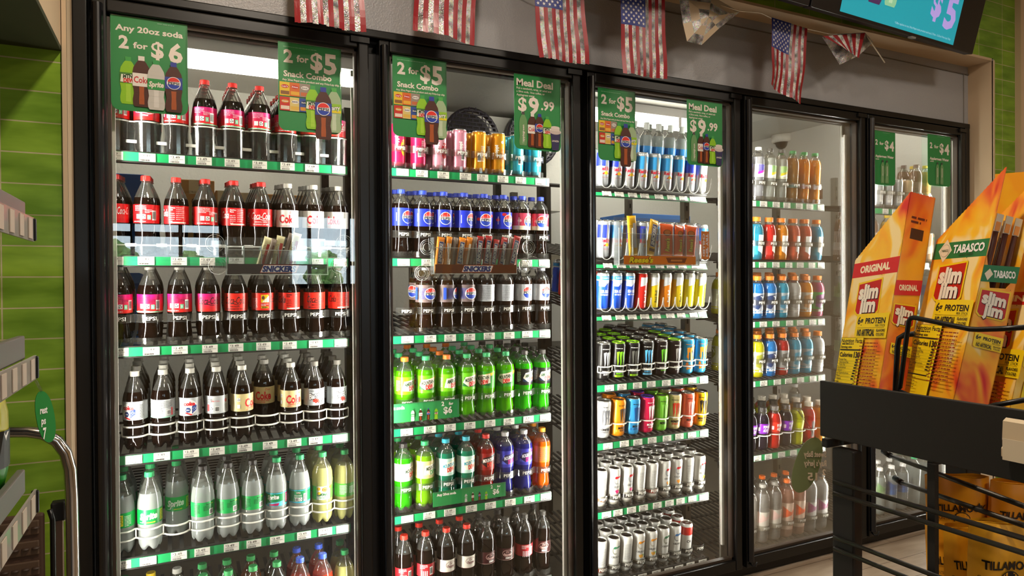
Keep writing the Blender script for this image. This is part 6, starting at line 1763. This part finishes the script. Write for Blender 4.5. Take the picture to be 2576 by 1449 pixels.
# tall yellow cartons further back on the rack
for i, (px, py, w_, h_, c, lab) in enumerate(((2540, 438, .045, .30, '#f2b21c', 'tall yellow snack carton at the back of the rack'),)):
    y, z = PXp(px, py, 1.40); t = empty('snack_carton', (1.40, y, 1.012), lab, 'carton', 'meat stick cartons', .5)
    hh = z-1.013
    MB().box((0, 0, hh/2), (.05, w_, hh), flame_mat('flame_print', [(.2, '#f6d890'), (.45, c), (.8, '#f0a01a')], 5+i)).build('body', t)
    mb = MB(); mb.box((-.026, 0, hh*.62), (.001, w_*.9, .03), paint('#c81a18', .4)); mb.build('band', t)
# amber jerky pouches hanging on the hooks
def pouch(label, px, py, X, w, h, yaw, lean, col, seed):
    y, z = PXp(px, py, X)
    t = empty('jerky_pouch', (X, y, z), label, 'bag', 'amber jerky pouches on the hooks')
    t.rotation_euler = (lean, random.Random(seed).uniform(-.06, .06), yaw)
    mb = MB(); m = paint(col, .42); nu, nv = 10, 14; rg = random.Random(seed)
    ph = [rg.uniform(0, 6) for _ in range(4)]
    def pt(u, v, s):
        e = min(1, 6*min(u, 1-u)*1.0)*min(1, 5*(1-v)*1.0)
        d = .022*math.sqrt(max(e, 0))*(.35+.65*math.sin(math.pi*min(max(v, .0), 1)*.75+.5))
        d += .003*math.sin(9*u+ph[0]+5*v)*e+.002*math.sin(14*v+ph[1])*e
        return ((u-.5)*w, -s*d, -v*h)
    for s in (1, -1):
        vs = [pt(i/nu, j/nv, s) for j in range(nv+1) for i in range(nu+1)]
        fs = [(j*(nu+1)+i, j*(nu+1)+i+1, (j+1)*(nu+1)+i+1, (j+1)*(nu+1)+i) for j in range(nv) for i in range(nu)]
        if s > 0: fs = [f[::-1] for f in fs]
        mb.add(vs, fs, m, True)
    mb.build('pouch_body', t)
    mb = MB(); mb.box((0, 0, -.012), (w*.99, .0022, .020), paint(col, .3)); mb.ell = None; mb.build('crimped_top', t)
    A = Art()
    A.text('TILLAMOOK', 0, h*.16, h*.075, '#1c120a', .03, w=w*.78, rot=.03).poly([(w*.22, h*.16), (w*.27, h*.24), (w*.31, h*.16)], '#1c120a')
    A.ell(0, h*.035, w*.13, w*.13, '#1c120a', 20).ell(0, h*.035, w*.115, w*.115, col, 20).text('T', 0, h*.035, w*.13, '#1c120a', .03)
    A.text('COUNTRY', -w*.29, h*.035, h*.032, '#1c120a', .0, w=w*.28).text('SMOKER', w*.29, h*.035, h*.032, '#1c120a', .0, w=w*.28)
    A.text('OLD REAL', 0, -h*.10, h*.05, '#1c120a', .03, w=w*.5).lines(0, -h*.17, w*.6, 3, h*.03, h*.008, '#3a2410', 3).rect(0, -h*.30, w*.7, h*.10, '#d88a16')
    def fm(p, q, d):
        uu, vv = p/w+.5, .5-q/h; x_, y_, z_ = pt(uu, vv, 1); return (x_, y_-.0012-d, z_)
    mb = MB(); A.emit(mb, fm, .012, eps=.0002); mb.build('print', t)
    return t
AMBER = '#f5a81c'
pouch('amber jerky pouch behind the rods next to the thin upright bar', 2406, 1196, 1.30, 0.105, 0.16, -.75, .05, AMBER, 1)
pouch('amber jerky pouch at the back under the hooks', 2575, 1215, 1.36, 0.105, 0.16, -.7, .06, '#f0a01a', 2)
pouch('low amber jerky pouch half behind the thin upright bar', 2388, 1318, 1.22, 0.075, 0.17, -.85, .0, '#f5ac22', 3)
pouch('low amber jerky pouch in the middle, folded top', 2443, 1325, 1.19, 0.085, 0.17, -.65, .05, '#f8b426', 4)
pouch('front amber jerky pouch with the largest lettering', 2528, 1312, 1.17, 0.105, 0.18, -.62, .03, '#f8b426', 5)
# leaf shaped hanging tags
def leaf(name, label, X, Y, Z, w, h, ax, col, lines, mirror=False, lean=0.0):
    t = empty(name, (X, Y, Z), label, 'sign', 'leaf shaped hanging offer tags')
    ex = Vector((*ax, 0)).normalized(); n = Vector((ex.y, -ex.x, 0))
    out = []
    for k in range(24):
        a = 2*math.pi*k/24; rr = 1-.10*abs(math.sin(a))**3
        out.append((w/2*math.sin(a)*rr+lean*w*(math.cos(a)-1)*.5, -h/2+h/2*math.cos(a)))
    mb = MB(); mb.prism(out, lambda p, q, d: ex*p+Vector((0, 0, q))-n*d, .001, paint(col, .3)); mb.build('card', t)
    A = Art()
    for s, x, y, hh, ww in lines: A.text(s, x*w, -y*h, hh*h, '#e6d2b4' if mirror else W, .03, w=ww*w)
    mb = MB(); A.emit(mb, lambda p, q, d: ex*(-p if mirror else p)+Vector((0, 0, q))+n*(.0004+d), eps=.0002); mb.build('print', t)
    mb = MB(); mb.tube([(0, 0, 0), Vector((0, 0, .02))-ex*.01, Vector((0, 0, .05))-ex*.03], .0018, M_clearband, 6); mb.build('clear_arm', t)
X, Z = P(2050, 1100, -1.30)
leaf('hanging_tag', 'olive leaf shaped tag seen from behind under the black rack panel', X, -1.30, Z, .052, .105, (.8, -.5), '#7b8658', [('Sweet Baby', .0, .30, .10, .78), ("Ray's Jerky", .0, .46, .10, .78), ('2', -.30, .62, .10, .12), ('for', -.22, .72, .05, .14), ('15', .10, .70, .13, .34)], True, .55)

# ------------------------------------------------------------------ shelving end at the left
XG = -.20
def gondola():
    t = empty('snack_gondola', (XG-.22, -1.7, 0), 'grey shop shelving whose shelf ends stick out beside the green tiles', 'shelving')
    o = Vector((XG-.22, -1.7, 0))
    for i, (zt, ye, zl, yl) in enumerate(((1.412, -.980, 1.394, -.955), (1.212, -.995, 1.186, -.950), (1.020, -1.005, .985, -.960))):
        y1 = -2.7
        mb = MB(); mb.box(Vector((XG-.225, (ye+y1)/2, zt-.022))-o, (.43, ye-y1, .010), paint('#5a5652', .4, .5)); mb.build('shelf_board', t)
        mb = MB(); mb.box(Vector((XG-.006, (ye+y1)/2, zt-.010))-o, (.010, ye-y1, .026 if i == 0 else .034), paint('#77726e', .4, .5), bev=.002); mb.build('shelf_lip', t)
        ch = MB(); ch.box(Vector((XG+.004, (yl+y1)/2, zl-.018))-o, (.003, yl-y1, .036), clear_mat('price_channel', '#e8e4e0', .1, .1, .45, '#b8b0a8')); c = ch.build('price_channel', t)
        mb = MB(); mb.box(Vector((XG+.004, yl-.003, zl-.018))-o, (.010, .006, .034), M_black, bev=.002); mb.build('end_cap', t)
        for k in range(5):
            tg = bpy.data.objects.new('price_tag', MB().box((0, 0, 0), (.0012, .026, .030), paint('#b8a898', .5)).mesh('price_tag')); COL.objects.link(tg)
            tg.parent = c; tg.location = Vector((XG+.0065, yl-.035-.062*k, zl-.018))-o
    mb = MB(); mb.box(Vector((XG-.43, -1.84, .75))-o, (.02, 1.72, 1.5), paint('#4a4642', .5)); mb.build('back_board', t)
    mb = MB(); mb.box(Vector((XG-.22, -1.85, .06))-o, (.42, 1.7, .12), paint('#4a4642', .5)); mb.build('plinth', t)
gondola()
def chip_bag(label, x, y, z, w, h, yaw, c1, c2, text):
    t = empty('crisp_bag', (x, y, z), label, 'bag', 'crisp bags on the shop shelving', yaw)
    mb = MB(); nu, nv = 10, 12
    def pt(u, v, s):
        e = max(min(1, 4*min(u, 1-u))*min(1, 4*min(v, 1-v)), 0); return ((u-.5)*w, -s*(.030*math.sqrt(e)+.002*math.sin(11*u+7*v)*e), v*h)
    for s in (1, -1):
        vs = [pt(i/nu, j/nv, s) for j in range(nv+1) for i in range(nu+1)]
        for j in range(nv):
            fs = [(j*(nu+1)+i, j*(nu+1)+i+1, (j+1)*(nu+1)+i+1, (j+1)*(nu+1)+i) for i in range(nu)]
            o_ = len(mb.v) if j == 0 else o_
            if j == 0: mb.v.extend(vs)
            k = mb.idx(paint(c2 if j < 4 else c1, .25))
            for f in fs: mb.f.append(tuple(q+o_ for q in (f if s < 0 else f))); mb.mi.append(k); mb.sm.append(True)
    mb.build('bag_body', t)
    A = Art()
    if text: A.rect(0, -.01, w*.9, .05, '#1a1a14').text('LIGHTLY', .0, .004, .016, W, .04, w=w*.7).text('Crisp', 0, -.022, .014, '#b8d020', .0, .3, w=w*.5)
    else: A.rect(0, 0, w*.5, h*.3, '#f4efe0')
    mb = MB(); A.emit(mb, lambda p, q, d: (lambda r: (r[0], r[1]-.0015-d, r[2]))(pt(p/w+.5, q/h+.5, 1)), .012, eps=.0002); mb.build('print', t)
chip_bag('green and yellow crisp bag with a black name band on the lowest shelf end', -.252, -1.085, 1.005, .11, .155, .9, '#c8c42a', '#2f8a1e', True)
chip_bag('yellow and white crisp bag peeking over the middle shelf end', -.26, -1.10, 1.197, .10, .052, .9, '#f0b81a', '#e8e0c8', False)
X, Z = P(80, 985, -.945)
leaf('hanging_tag', 'green leaf shaped tag hanging on a clear arm from the shelf end', X+.012, -.945, Z, .033, .082, (.68, .73), '#1f8038', [('rest', .10, .36, .13, .36), ('ps', .08, .56, .13, .22), ('7', .12, .80, .20, .16)], False, -.4)
# folded step stool leaning in the corner by the tiles
def stool():
    Y = -.30
    t = empty('step_stool', (P(100, 1400, Y)[0], Y, 0), 'folded step stool with a chrome hoop and brown ribbed treads by the tiles', 'step stool')
    o = Vector((P(100, 1400, Y)[0], Y, 0))
    pts = []
    for x, y in ((-210, 1200), (-190, 1130), (-150, 1096), (-60, 1087), (0, 1086), (70, 1086), (110, 1092), (143, 1110), (165, 1140), (176, 1180), (180, 1240), (182, 1330), (184, 1449)):
        X, Z = P(x, y, Y); pts.append(Vector((X, Y, Z)))
    pts.append(Vector((pts[-1].x+.004, Y, .02))); pts.insert(0, Vector((pts[0].x, Y, .02)))
    mb = MB(); mb.tube([p-o for p in pts], .0135, M_chrome, 14); mb.build('hoop', t)
    X, Z = P(148, 1290, Y+.05)
    mb = MB(); mb.box(Vector((X, Y+.05, Z/2))-o, (.018, .018, Z), paint('#8a6f5c', .35, .6), bev=.002); mb.build('rear_leg', t)
    mb = MB(); mb.box(Vector((X, Y+.05, Z+.006))-o, (.030, .030, .045), M_blackmat, bev=.004); mb.box(Vector((X+.02, Y+.05, Z+.012))-o, (.03, .012, .012), M_blackmat); mb.build('leg_cap', t)
    x0, zt = P(-60, 1310, Y+.02); x1 = P(112, 1310, Y+.02)[0]
    M = paint('#4b3527', .6)
    mb = MB(); w = x1-x0; h = .30
    mb.box(Vector(((x0+x1)/2, Y+.02, zt-h/2))-o, (w, .016, h), M, bev=.006)
    for k in range(6):
        z = zt-.030-.047*k
        mb.box(Vector(((x0+x1)/2, Y+.010, z))-o, (w*.86, .006, .034), paint('#54402f', .55), bev=.0028)
        for q in range(6): mb.lathe([(.0085, 0), (.0075, .002), (.0001, .003)], 10, paint('#3a281c', .6), c=tuple(Vector((x0+w*(q+.8)/6.6, Y+.007, z))-o))
    mb.build('tread', t)
    mb = MB(); mb.tube([Vector((x1+.010, Y+.02, zt+.004))-o, Vector((x1+.016, Y+.02, zt-.02))-o, Vector((x1+.016, Y+.02, .1))-o], .006, M_black, 8); mb.build('tread_rim', t)
stool()
